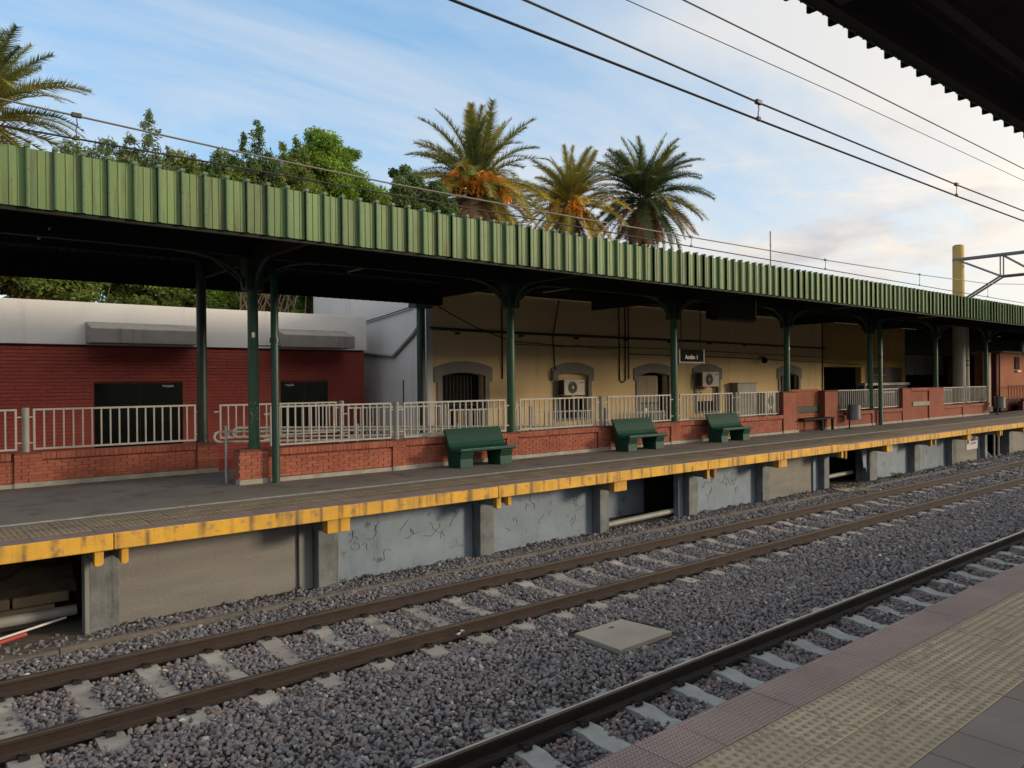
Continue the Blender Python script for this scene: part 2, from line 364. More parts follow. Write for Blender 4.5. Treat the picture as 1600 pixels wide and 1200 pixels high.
m_fruit = M('date_orange', (0.85, 0.33, 0.02), (0.72, 0.24, 0.015), 5, 0.6)
m_stalk = M('date_stalk', (0.66, 0.34, 0.05), None, 5, 0.6)
m_litter = M('litter_white', (0.75, 0.74, 0.74), None, 5, 0.6)
m_blocker = M('blocker_render', (0.40, 0.36, 0.30), (0.33, 0.30, 0.25), 0.6, 0.9)
LEAF = lambda n, a, b, c, d, tr=0.25: MT(n, [(0.0, a), (0.4, b), (0.75, c), (1.0, d)], rough=0.6, trans=tr + 0.15)
m_leaf_bright = LEAF('leaf_bright', (0.074, 0.137, 0.019), (0.149, 0.260, 0.034), (0.223, 0.351, 0.050), (0.324, 0.442, 0.078))
m_leaf_mid = LEAF('leaf_mid', (0.068, 0.113, 0.026), (0.135, 0.196, 0.042), (0.217, 0.268, 0.058), (0.330, 0.334, 0.091))
m_leaf_dark = LEAF('leaf_dark', (0.044, 0.083, 0.028), (0.085, 0.147, 0.048), (0.136, 0.208, 0.067), (0.221, 0.272, 0.098))
m_leaf_blue = LEAF('leaf_bluegreen', (0.080, 0.120, 0.057), (0.144, 0.203, 0.095), (0.216, 0.270, 0.121), (0.304, 0.345, 0.162))
m_leaf_olive = LEAF('leaf_olive', (0.053, 0.053, 0.014), (0.120, 0.112, 0.025), (0.188, 0.165, 0.039), (0.300, 0.247, 0.056))
def FR(n, a, b): return MT(n, [(0.0, a), (1.0, b)], rough=0.5, trans=0.3)
m_fr_green = FR('frond_green', (0.132, 0.154, 0.034), (0.271, 0.273, 0.063))
m_fr_dark = FR('frond_dark', (0.049, 0.081, 0.030), (0.116, 0.149, 0.053))
m_fr_olive = FR('frond_olive', (0.188, 0.179, 0.031), (0.345, 0.294, 0.057))
m_fr_yellow = FR('frond_yellow', (0.325, 0.225, 0.024), (0.575, 0.400, 0.050))
m_fr_dead = FR('frond_dead', (0.208, 0.125, 0.063), (0.390, 0.250, 0.132))

# ================================================================== SETTING
XA, XB = -6.0, 62.0            # extent of the built stretch along the line
RT = -1.27                      # rail top
Y_T1 = 9.13; Y_T2 = 4.58        # track centres
SL1 = 0.735; SL2 = 0.755
def ballast_z(y):
    if y < 3.9: return -1.50
    if y < 5.55: return -1.485
    if y < 6.1: return -1.485 + (y - 5.55) / 0.55 * 0.075
    if y < 7.5: return -1.41
    if y < 8.0: return -1.41 - (y - 7.5) / 0.5 * 0.05
    if y < 10.3: return -1.465
    return -1.43

g = MB().add([(-800, -800, -1.8), (1600, -800, -1.8), (1600, 1500, -1.8), (-800, 1500, -1.8)], [(0, 1, 2, 3)])
put(g.build('ground', m_ground), 'bare soil ground stretching beyond the station', kind='structure')
b = MB()
ys = [1.0, 3.9, 5.55, 6.1, 7.5, 8.0, 10.3, 11.5, 13.2]
for i in range(len(ys) - 1):
    z0, z1 = ballast_z(ys[i]) - 0.035, ballast_z(ys[i + 1] - 0.001) - 0.035
    b.add([(-30, ys[i], z0), (300, ys[i], z0), (300, ys[i + 1], z1), (-30, ys[i + 1], z1)], [(0, 1, 2, 3)])
put(b.build('track_bed', m_bed), 'dark gravel bed under both tracks', kind='structure')

# --- ballast stones
ico = bmesh.new(); bmesh.ops.create_icosphere(ico, subdivisions=1, radius=1.0)
IV = np.array([v.co[:] for v in ico.verts]); IFc = np.array([[v.index for v in f.verts] for f in ico.faces]); ico.free()
def sleeper_xs(track, x0=-4, x1=62):
    s0, d = (1.77, SL1) if track == 1 else (5.33, SL2)
    k0 = math.ceil((x0 - s0) / d); k1 = math.floor((x1 - s0) / d)
    return [s0 + k * d for k in range(k0, k1 + 1)]
def stone_field(x0, x1, y0, y1, sp, size, seed):
    rg = np.random.default_rng(seed)
    nx, ny = int((x1 - x0) / sp), int((y1 - y0) / sp)
    gx, gy = np.meshgrid(np.arange(nx), np.arange(ny)); n = nx * ny
    x = x0 + (gx.ravel() + rg.uniform(-0.1, 1.1, n)) * sp; y = y0 + (gy.ravel() + rg.uniform(-0.1, 1.1, n)) * sp
    zb = np.array([ballast_z(t) for t in y]) + 0.018 * np.sin(x * 1.9 + y * 2.3) * np.sin(y * 3.1 - x * 0.7)
    keep = np.ones(n, bool)
    def sl(track, yc, ya, yb):
        s0, d = (1.77, SL1) if track == 1 else (5.33, SL2)
        dx = np.abs(((x - s0 + d / 2) % d) - d / 2)
        return (dx < 0.105) & (y > ya) & (y < yb)
    over = sl(1, Y_T1, 7.86, 10.4) | sl(2, Y_T2, 3.3, 5.86)
    cover = rg.random(n) < np.where(over, np.where(np.abs(y - Y_T1) < 0.3, 0.12, 0.02) + np.where((np.abs(y - 10.25) < 0.25), 0.5, 0) + np.where((y > 5.62) & (y < 6), 0.35, 0), 1.0)
    keep &= cover
    for yr in (Y_T1 - 0.838, Y_T1 + 0.838, Y_T2 - 0.838, Y_T2 + 0.838): keep &= np.abs(y - yr) > 0.085
    keep &= ~((np.abs((x - 7.55)) < 0.62) & (np.abs(y - 6.82) < 0.50))
    keep &= ~((y > 11.03) & (y < 11.2) & (rg.random(n) < 0.8))
    keep &= ~((y > 11.2) & (x < 2.2) & (rg.random(n) < 0.72))
    keep &= ~((y > 11.72) & (rg.random(n) < 0.8))
    x, y, zb = x[keep], y[keep], zb[keep]; n = len(x)
    s = size * np.where(rg.random(n) < 0.12, rg.uniform(1.1, 1.6, n), rg.uniform(0.6, 1.15, n)) * 0.5
    sc3 = np.stack([s * rg.uniform(0.9, 1.35, n), s * rg.uniform(0.75, 1.05, n), s * rg.uniform(0.55, 0.9, n)], 1)
    q = rg.normal(size=(n, 4)); q[:, 1:3] *= 0.55; q /= np.linalg.norm(q, axis=1)[:, None]
    a, bq, c, d = q.T
    R = np.stack([np.stack([1 - 2 * (c * c + d * d), 2 * (bq * c - a * d), 2 * (bq * d + a * c)], 1),
                  np.stack([2 * (bq * c + a * d), 1 - 2 * (bq * bq + d * d), 2 * (c * d - a * bq)], 1),
                  np.stack([2 * (bq * d - a * c), 2 * (c * d + a * bq), 1 - 2 * (bq * bq + c * c)], 1)], 1)
    var = IV[None] * rg.uniform(0.62, 1.25, (24, 12, 1))
    v = var[rg.integers(0, 24, n)] * sc3[:, None, :]
    v = np.einsum('nij,nkj->nki', R, v)
    z = zb - 0.012 + rg.uniform(-0.016, 0.016, n)
    v += np.stack([x, y, z], 1)[:, None, :]
    f = (IFc[None] + (np.arange(n) * 12)[:, None, None]).reshape(-1, 3)
    patch = 0.5 + 0.5 * np.sin(x * 0.9 + 1.3 * np.sin(y * 0.8)) * np.sin(y * 1.1 + 0.6)
    t = np.clip(rg.normal(0.48, 0.26, n) + 0.08 * (patch - 0.5), 0, 1)
    dr = np.minimum.reduce([np.abs(y - yr) for yr in (Y_T1 - 0.838, Y_T1 + 0.838, Y_T2 - 0.838, Y_T2 + 0.838)])
    rusty = (dr < 0.32) & (rg.random(n) < 0.38); t = np.where(rusty, rg.uniform(0.85, 0.93, n), t)   # brake dust and rust by the rails
    return v.reshape(-1, 3), f, np.repeat(t, 12)
def stones(name, label, fields):
    V, Fc, T, o = [], [], [], 0
    for fd in fields:
        v, f, t = stone_field(*fd); V.append(v); Fc.append(f + o); T.append(t); o += len(v)
    ob = link(name, np_mesh(name, np.concatenate(V), np.concatenate(Fc), 3, m_stone, np.concatenate(T)))
    return put(ob, label, 'ballast', kind='stuff')
stones('ballast', 'grey and purplish crushed stone ballast filling both tracks',
       [(0.5, 13, 3.55, 11.95, 0.046, 0.062, 1), (13, 28, 3.55, 11.95, 0.066, 0.082, 2), (28, 62, 3.55, 11.95, 0.13, 0.15, 3)])

# --- tracks
def rail_profile(y, zt):
    # half profile mirrored: head, web, foot (height 0.17)
    h = [(0.0, 0.0), (0.026, -0.002), (0.034, -0.010), (0.036, -0.038), (0.012, -0.052), (0.009, -0.135), (0.030, -0.152), (0.070, -0.162), (0.070, -0.172)]
    return [(y + a, zt + bb) for a, bb in h] + [(y - a, zt + bb) for a, bb in reversed(h[1:])]
def add_rail(parent, y, label, top_mat, side_mat, shine=None):
    pr = rail_profile(y, RT); n = len(pr)
    r = MB(); X0, X1 = -20.0, 300.0
    vs = [(X0, p[0], p[1]) for p in pr] + [(X1, p[0], p[1]) for p in pr]
    for i in range(n):
        j = (i + 1) % n
        top = pr[i][1] > RT - 0.011 and pr[j][1] > RT - 0.011
        r.add([vs[i], vs[j], vs[n + j], vs[n + i]], [(0, 1, 2, 3)], 1 if top else 0)
    o = r.build('rail', [side_mat, top_mat], parent)
    if shine:
        # polished running band on the crown of the head
        s = MB().add([(X0, y - 0.013, RT + 0.0015), (X1, y - 0.013, RT + 0.0015), (X1, y + 0.016, RT + 0.0015), (X0, y + 0.016, RT + 0.0015)], [(0, 1, 2, 3)])
        sb = s.build('running_band', shine, o)
    put(o, label)
    return o
def sleeper_mesh(name, mat):
    s = MB(); hw = 0.125
    prof = [(-1.30, -0.20), (-1.30, -0.025), (-1.12, -0.010), (-0.60, -0.004), (-0.46, -0.040), (0.46, -0.040), (0.60, -0.004), (1.12, -0.010), (1.30, -0.025), (1.30, -0.20)]
    top = prof[1:-1]
    vs, fs = [], []
    for (y, z) in top: vs += [(-hw, y, z), (hw, y, z), (-hw - 0.02, y, -0.2), (hw + 0.02, y, -0.2)]
    for i in range(len(top) - 1):
        a, c = i * 4, (i + 1) * 4
        fs += [(a, a + 1, c + 1, c), (a, c, c + 2, a + 2), (a + 1, a + 3, c + 3, c + 1)]
    fs += [(0, 2, 3, 1), ((len(top) - 1) * 4, (len(top) - 1) * 4 + 1, (len(top) - 1) * 4 + 3, (len(top) - 1) * 4 + 2)]
    s.add(vs, fs)
    return s.mesh(name, mat)
sl_mesh = {1: sleeper_mesh('sleeper', m_sleeper), 2: sleeper_mesh('sleeper_blue', m_sleeper2)}
cb = MB(); cb.tube([(-0.035, -0.035, -0.165), (-0.05, 0.03, -0.135), (-0.02, 0.062, -0.125), (0.015, 0.03, -0.13), (0.03, -0.03, -0.145), (0.05, 0.0, -0.165)], 0.011, 5)
cb.box(-0.045, 0.045, 0.035, 0.075, -0.172, -0.135)
clip_mesh = cb.mesh('rail_clip', m_raildark)
tr1 = thing('railway_track', (0, Y_T1, -1.44), 'rusty railway track beside the far platform, on concrete sleepers', 'track', 'railway tracks')
tr2 = thing('railway_track', (0, Y_T2, -1.44), 'railway track nearest the camera with a bright polished rail head', 'track', 'railway tracks')
add_rail(tr1, Y_T1 + 0.838, 'rusty brown far rail', m_railtop, m_rust)
add_rail(tr1, Y_T1 - 0.838, 'rusty brown near rail', m_railtop, m_rust)
add_rail(tr2, Y_T2 + 0.838, 'dark rail with a bright polished head', m_railtop, m_raildark, m_railshine)
add_rail(tr2, Y_T2 - 0.838, 'dark rail beneath the platform edge', m_railtop, m_raildark, m_railshine)
for trk, yc, root in ((1, Y_T1, tr1), (2, Y_T2, tr2)):
    for x in sleeper_xs(trk, 0.2 if trk == 1 else 2.5, 60):
        o = link('sleeper', sl_mesh[trk], root, (x + random.uniform(-0.012, 0.012), yc + random.uniform(-0.02, 0.02), -1.442 + random.uniform(-0.006, 0.004)))
        o.rotation_euler = (0, 0, random.uniform(-0.015, 0.015))
        if x < 15:
            for yr in (-0.838, 0.838):
                for sg in (-1, 1):
                    c = link('clip', clip_mesh, o); c.location = (0.0, yr + sg * 0.075, 0.172); c.rotation_euler = (0, 0, 0 if sg > 0 else math.pi)

# concrete cover slab lying between the tracks
t = thing('cover_slab', (7.55, 6.82, -1.45), 'pale square concrete cover slab lying in the ballast between tracks', 'cover slab')
MB().prism([(7.05, 6.40), (8.09, 6.43), (7.98, 7.23), (7.06, 7.22)], 2, -1.45, -1.385).build('slab', m_slab, t, bevel=0.008)
MB().prism([(7.60 + 0.05 * math.cos(a), 7.06 + 0.022 * math.sin(a)) for a in [k * math.pi / 4 for k in range(8)]], 2, -1.384, -1.3815).build('lifting_hole', m_bed, t)

# gutter kerb along the foot of the far platform
gk = MB()
x = -3.0
while x < 60:
    L = 2.4; dz = random.uniform(-0.012, 0.012); dy = random.uniform(-0.015, 0.015)
    gk.box(x, x + L - 0.01, 11.06 + dy, 11.17 + dy, -1.55, -1.395 + dz); x += L
put(gk.build('gutter_kerb', m_kerb, bevel=0.012), 'low concrete gutter kerb along the far platform foot', kind='structure')
gf = MB().box(-3, 2.6, 11.175, 12.6, -1.55, -1.445)
put(gf.build('gutter_floor', m_kerb), 'dusty concrete gutter floor under the open platform bay', kind='structure')

# ------------------------------------------------------------------ far platform
FY = 11.06
fp = MB()
fp.box(XA, 300, FY + 0.19, 14.95, -0.225, -0.026); fp.box(XA, 6.3, 14.95, 17.35, -0.225, -0.026)
deck = put(fp.build('far_platform', m_kerb), 'far platform slab on painted supports', kind='structure')
a = MB()
a.add([(XA, 12.46, 0.0), (300, 12.46, 0.0), (300, 14.95, 0.0), (XA, 14.95, 0.0), (XA, 12.46, -0.03), (300, 12.46, -0.03), (6.3, 14.95, 0.0), (6.3, 17.35, 0.0), (XA, 17.35, 0.0)], [(0, 1, 2, 6, 3), (0, 4, 5, 1), (3, 6, 7, 8)])
a.build('asphalt_surface', m_asphalt, deck)
# worn painted line, broken into slabs
x = XA
while x < 60:
    L = random.uniform(1.6, 3.2)
    MB().add([(x, 12.53, 0.004), (x + L - 0.02, 12.53, 0.004), (x + L - 0.02, 12.69, 0.004), (x, 12.69, 0.004)], [(0, 1, 2, 3)]).build('painted_line', m_white_line, deck)
    x += L
# yellow painted edge beams
x = XA + 0.7
xb = [-3.9, -0.75, 2.43, 5.66, 8.9, 12.12, 15.32, 18.5, 21.7, 24.9, 28.1, 31.3, 34.5, 37.7, 40.9, 44.1, 47.3, 50.5, 53.7, 56.9, 60.1, 63.3]
for i in range(len(xb) - 1):
    dy = random.uniform(-0.008, 0.008)
    o = MB().box(xb[i] + 0.004, xb[i + 1] - 0.004, FY + dy, FY + 0.188, -0.222 + random.uniform(-0.004, 0.004), -0.003).build('edge_beam', m_yellow, deck, bevel=0.012)
# edge tiles and tactile tiles
def flat_tile(name, lx, ly, mat, top=0.0, th=0.026, bumps=None, mat2=None):
    t = MB(); g2 = 0.0035
    t.box(g2, lx - g2, g2, ly - g2, -th, 0)
    if bumps: bumps(t)
    return t.mesh(name, [mat] + ([mat2] if mat2 else []))
def far_bumps(t):
    n = 5
    for i in range(n):
        cx = 0.345 * (i + 0.5) / n
        t.box(cx - 0.016, cx + 0.016, 0.02, 0.325, -0.001, 0.005)
ft = flat_tile('tactile_tile', 0.36, 0.345, m_tact_far, bumps=far_bumps)
et = flat_tile('edge_tile', 0.36, 0.36, m_red_far)
for i in range(-2, 76):
    for r in range(3):
        link('tactile_tile', ft, deck, (0.36 * i + 0.1, 11.42 + 0.345 * r, 0.0 + random.uniform(-0.002, 0.002)))
    link('edge_tile', et, deck, (0.36 * i + 0.1, 11.06, 0.0 + random.uniform(-0.001, 0.002)))
rest = MB()
for i in range(76, 150):
    for r in range(3): rest.box(0.36 * i + 0.103, 0.36 * i + 0.457, 11.423 + 0.345 * r, 11.762 + 0.345 * r, -0.026, 0)
put(rest.build('distant_tactile_tile', m_tact_far, deck), kind='stuff')
rest = MB()
for i in range(76, 150): rest.box(0.36 * i + 0.103, 0.36 * i + 0.457, 11.063, 11.417, -0.026, 0)
put(rest.build('distant_edge_tile', m_red_far, deck), kind='stuff')
# supports beneath: pilasters, infill panels, corbels
pil = [(-1.1, -0.68), (2.26, 2.64), (5.62, 5.99), (8.97, 9.31), (12.29, 12.58), (15.45, 15.81), (18.70, 19.05), (22.03, 22.33), (24.95, 25.48), (28.35, 28.78), (31.66, 32.09), (35.05, 35.30), (37.87, 38.3), (41.1, 41.5), (44.3, 44.7), (47.5, 47.9), (50.7, 51.1), (53.9, 54.3), (57.1, 57.5)]
for k, (x0, x1) in enumerate(pil):
    MB().box(x0, x1, 11.72, 12.2, -1.6, -0.227).build('pilaster', m_pilaster, deck, bevel=0.015)
    xm = (x0 + x1) / 2
    if k % 2 == 1:
        for c0, c1 in ((x0 - 0.04, x0 + 0.07), (x1 - 0.10, x1 - 0.01)):
            zb = -0.46 + random.uniform(-0.02, 0.05)
            MB().prism([(c0, -0.227), (c1, -0.227), (c1, zb + 0.03), (c1 - 0.03, zb), (c0 + 0.02, zb), (c0, zb + 0.02)], 1, 11.16, 11.28).build('corbel', m_yellow, deck, bevel=0.008); MB().box(c0 + 0.005, c1 - 0.005, 11.281, 11.718, zb + 0.04, -0.228).build('corbel_stem', m_pilaster, deck)
    else:
        MB().box(xm - 0.30, xm + 0.10, 11.15, 11.33, -0.45, -0.227).build('corbel', m_yellow, deck, bevel=0.012); MB().box(xm - 0.28, xm + 0.08, 11.331, 11.718, -0.44, -0.228).build('corbel_stem', m_pilaster, deck)
panels = [(2.66, 5.36, m_panelgrey), (5.99, 8.96, m_blue), (9.32, 12.28, m_blue), (15.82, 18.69, m_blue), (19.06, 21.70, m_panelgrey), (25.49, 28.34, m_blue), (28.79, 31.65, m_blue), (32.1, 34.85, m_panelgrey)] + [(38.31 + 3.2 * k, 41.09 + 3.2 * k, m_panelgrey) for k in range(7)]
for (x0, x1, mt) in panels:
    MB().box(x0, x1, 11.95, 12.02, -1.6, -0.227).build('infill_panel', mt, deck, bevel=0.006)
m_scrib = M('marker_scribble', (0.14, 0.185, 0.245), None, 4, 0.8)
for (xa_, xb_, nscr, sd_) in ((6.1, 8.8, 15, 1), (9.5, 12.1, 13, 2), (16.0, 18.5, 14, 3)):
    rs_ = random.Random(sd_); sb_ = MB()
    for q in range(nscr):
        x_, z_ = rs_.uniform(xa_, xb_ - 0.3), rs_.uniform(-1.05, -0.55); a_ = rs_.uniform(0, 6.28); pts_ = []
        for k_ in range(rs_.randint(4, 8)):
            pts_.append((min(max(x_, xa_), xb_), 11.946, min(max(z_, -1.25), -0.4))); a_ += rs_.uniform(-1.6, 1.6); x_ += 0.06 * math.cos(a_) + 0.012; z_ += 0.06 * math.sin(a_)
        sb_.tube(pts_, 0.0045, 4)
    sb_.build('scribble', m_scrib, deck)
for (x0, x1) in ((5.37, 5.61), (21.71, 22.02), (34.86, 35.04), (15.26, 15.44)):
    MB().box(x0, x1, 11.90, 12.05, -1.6, -0.227).build('jamb_strip', m_palestrip if x0 < 6 else m_blue, deck, bevel=0.006)
MB().box(2.20, 2.255, 11.66, 11.85, -1.6, -0.227).build('jamb_strip', m_palestrip, deck)
MB().box(12.6, 15.25, 13.0, 13.05, -1.6, -0.227).build('infill_panel', m_blue, deck)
put(MB().prism([(24.55, -0.24), (24.93, -0.24), (24.93, -1.2), (24.80, -0.95), (24.7, -1.0)], 1, 11.80, 11.83).build('torn_panel', m_blue, deck), 'torn hanging corner of blue panel')
MB().box(XA, 62, 13.7, 13.9, -1.8, -0.227).build('rear_fill', m_rubble, deck)
# earth bank and old stones in the open bay at the left
bank = MB()
nx, ny = 30, 8; vs, fs = [], []
for j in range(ny + 1):
    for i in range(nx + 1):
        yy = 12.75 + 0.9 * j / ny
        vs.append((-4 + 6.3 * i / nx, yy, -1.05 + 0.62 * (j / ny) ** 0.8 + random.uniform(-0.05, 0.05)))
for j in range(ny):
    for i in range(nx): q = j * (nx + 1) + i; fs.append((q, q + 1, q + nx + 2, q + nx + 1))
bank.add(vs, fs); bank.build('earth_bank', m_rubble, deck)
x = -2.0
for row in range(3):
    x = -2.0 + 0.3 * row
    while x < 2.0:
        L = random.uniform(0.55, 0.95)
        MB().box(x, min(x + L - 0.03, 2.19), 12.62 + 0.02 * row, 12.85, -1.5 + 0.16 * row, -1.35 + 0.16 * row).build('stone_block', m_block, deck, bevel=0.02)
        x += L

# ------------------------------------------------------------------ forecourt behind the far platform (ramp + concourse)
put(MB().box(-30, 300, 17.4, 60, -1.2, -0.98).build('forecourt', m_asphalt), 'paved forecourt behind the far platform', kind='structure')
put(MB().prism([(6.3, 0.0), (6.3, -1.2), (26, -1.2), (300, -1.2), (300, -0.97), (26, -0.97)], 1, 14.96, 17.36).build('ramp', m_asphalt), 'gently sloping ramp behind the low brick wall', kind='structure')

# ------------------------------------------------------------------ near platform
npf = MB().box(-15, 120, -6.0, 2.69, -1.8, -0.027)
near = put(npf.build('near_platform', m_grout), 'near platform the photograph is taken from', kind='structure')
def red_bumps(t):
    for i in range(14):
        for j in range(11):
            cx, cy = 0.36 * (i + 0.5) / 14, 0.335 * (j + 0.5) / 11
            a1, b1, h = 0.0085, 0.0105, 0.0045
            vs = [(cx - a1, cy - b1, 0.0), (cx + a1, cy - b1, 0.0), (cx + a1, cy + b1, 0.0), (cx - a1, cy + b1, 0.0),
                  (cx - a1 * .55, cy - b1 * .55, h), (cx + a1 * .55, cy - b1 * .55, h), (cx + a1 * .55, cy + b1 * .55, h), (cx - a1 * .55, cy + b1 * .55, h)]
            t.add(vs, [(4, 5, 6, 7), (0, 1, 5, 4), (1, 2, 6, 5), (2, 3, 7, 6), (3, 0, 4, 7)])
def dome_bumps(t):
    n = 6
    for i in range(n):
        for j in range(n):
            cx, cy = 0.36 * (i + 0.5) / n + (0.013 if j % 2 else -0.013), 0.36 * (j + 0.5) / n
            rings = [(0.0205, 0.0), (0.0165, 0.006), (0.0095, 0.0085)]
            vs, fs = [], []; k = 10
            for (rr, hh) in rings: vs += [(cx + rr * math.cos(2 * math.pi * q / k), cy + rr * math.sin(2 * math.pi * q / k), hh) for q in range(k)]
            for q2 in range(2):
                for q in range(k): fs.append((q2 * k + q, q2 * k + (q + 1) % k, (q2 + 1) * k + (q + 1) % k, (q2 + 1) * k + q))
            fs.append(tuple(range(2 * k, 3 * k)))
            t.add(vs, fs, 1)
nt_red = flat_tile('edge_tile', 0.36, 0.335, m_tile_red, bumps=red_bumps)
nt_yel = flat_tile('tactile_tile', 0.36, 0.36, m_tile_yel, bumps=dome_bumps, mat2=m_dome)
nt_gry = flat_tile('grey_tile', 0.36, 0.36, m_tile_grey)
for i in range(3, 36):
    x = 0.36 * i + 0.20
    jz = lambda: random.uniform(-0.0015, 0.0015)
    link('edge_tile', nt_red, near, (x, 2.385, jz()))
    if x < 12:
        for r in (0, 1): link('tactile_tile', nt_yel, near, (x, 2.02 - 0.36 * r, jz()))
        for r in range(5): link('grey_tile', nt_gry, near, (x, 1.30 - 0.36 * r, jz()))
MB().box(-15, 120, 2.66, 2.72, -0.30, -0.029).build('edge_nosing', m_tile_red, near)
# the continuing paving further along the platform
cont = MB().box(13.2, 120, -6, 2.66, -0.03, -0.002); cont.build('far_paving', m_tile_grey, near)

# ================================================================== FAR CANOPY
PW = 0.305
def fascia_panel_mesh(name, zb, zt, sgn=-1.0):
    """one corrugated sheet: pan, small middle ribs, and one deep rib at its edge; sgn gives the outward side along y"""
    p = MB(); s = sgn
    prof = [(0.0, 0.0), (0.0, 0.055), (0.012, 0.062), (0.030, 0.062), (0.042, 0.055), (0.042, 0.0)]
    rest_ = [(0.042, 0.0), (0.128, 0.0), (0.136, 0.009), (0.146, 0.009), (0.154, 0.0), (0.222, 0.0), (0.227, 0.008), (0.236, 0.008), (0.241, 0.0), (PW + 0.012, 0.0)]
    def strip(pr, z0, z1, m, th):
        for i in range(len(pr) - 1):
            (xa, da), (xc, dc) = pr[i], pr[i + 1]
            p.add([(xa, s * da, z0), (xc, s * dc, z0), (xc, s * dc, z1), (xa, s * da, z1)], [(0, 1, 2, 3)], m)
            p.add([(xa, s * (da - th), z0), (xc, s * (dc - th), z0), (xc, s * (dc - th), z1), (xa, s * (da - th), z1)], [(3, 2, 1, 0)], m)
            for z in (z0, z1):
                p.add([(xa, s * da, z), (xc, s * dc, z), (xc, s * (dc - th), z), (xa, s * (da - th), z)], [(0, 1, 2, 3)], m)
    strip(rest_, zb, zt, 0, 0.004)
    strip(prof, zb - 0.004, zt + 0.02, 1, 0.004)
    # folded cap over the top of the rib
    p.box(-0.008, 0.050, min(s * 0.072, -s * 0.05), max(s * 0.072, -s * 0.05), zt + 0.005, zt + 0.045, 1)
    return p.mesh(name, [m_green, m_green_rib])
can = thing('platform_canopy', (20, 14.75, 4.1), 'long flat platform canopy with green ribbed sheet fascia over far platform', 'canopy')
fm = fascia_panel_mesh('fascia_panel', 4.135, 4.865)
x = -0.95 - 4 * PW
n_panel = 0
while x < 62:
    o = link('fascia_panel', fm, can, (x + random.uniform(-0.003, 0.003), 11.095 + random.uniform(-0.008, 0.004), random.uniform(-0.007, 0.007))); o.rotation_euler = (0, 0, random.uniform(-0.006, 0.006))
    n_panel += 1; x += PW
# roof deck and inner steel
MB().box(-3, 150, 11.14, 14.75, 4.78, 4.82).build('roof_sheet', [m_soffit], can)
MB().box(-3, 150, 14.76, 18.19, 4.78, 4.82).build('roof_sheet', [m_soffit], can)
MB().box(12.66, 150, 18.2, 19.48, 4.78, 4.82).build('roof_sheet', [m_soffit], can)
MB().box(-3, 150, 11.125, 11.165, 4.09, 4.78).build('fascia_rail', m_steel_dark, can)
MB().box(-3, 62, 11.17, 11.30, 4.11, 4.20).build('fascia_rail', m_steel_dark, can)
for yy in (12.3, 13.5, 15.9, 17.0):
    MB().box(-3, 62, yy - 0.05, yy + 0.05, 4.60, 4.775).build('purlin', m_steel_dark, can)
MB().box(-3, 150, 14.66, 14.84, 4.40, 4.775).build('main_beam', m_steel_dark, can)
bf = MB(); x = -3.0
pts = []
while x < 12.62: pts += [(x, 18.22), (x + 0.10, 18.22), (x + 0.12, 18.26), (x + 0.18, 18.26), (x + 0.20, 18.22)]; x += 0.22
for i in range(len(pts) - 1):
    (xa, ya), (xc, yc) = pts[i], pts[i + 1]
    bf.add([(xa, ya, 4.13), (xc, yc, 4.13), (xc, yc, 4.85), (xa, ya, 4.85)], [(0, 1, 2, 3)])
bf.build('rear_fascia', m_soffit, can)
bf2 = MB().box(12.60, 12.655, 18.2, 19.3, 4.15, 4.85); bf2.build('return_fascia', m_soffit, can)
COLX = [-0.65, 5.75, 12.30, 18.76, 25.15, 31.49, 37.99, 44.33, 50.8, 57.2]
for cx in COLX:
    MB().box(cx - 0.06, cx + 0.06, 11.2, 18.15, 4.30, 4.60).build('cross_beam', m_steel_dark, can)

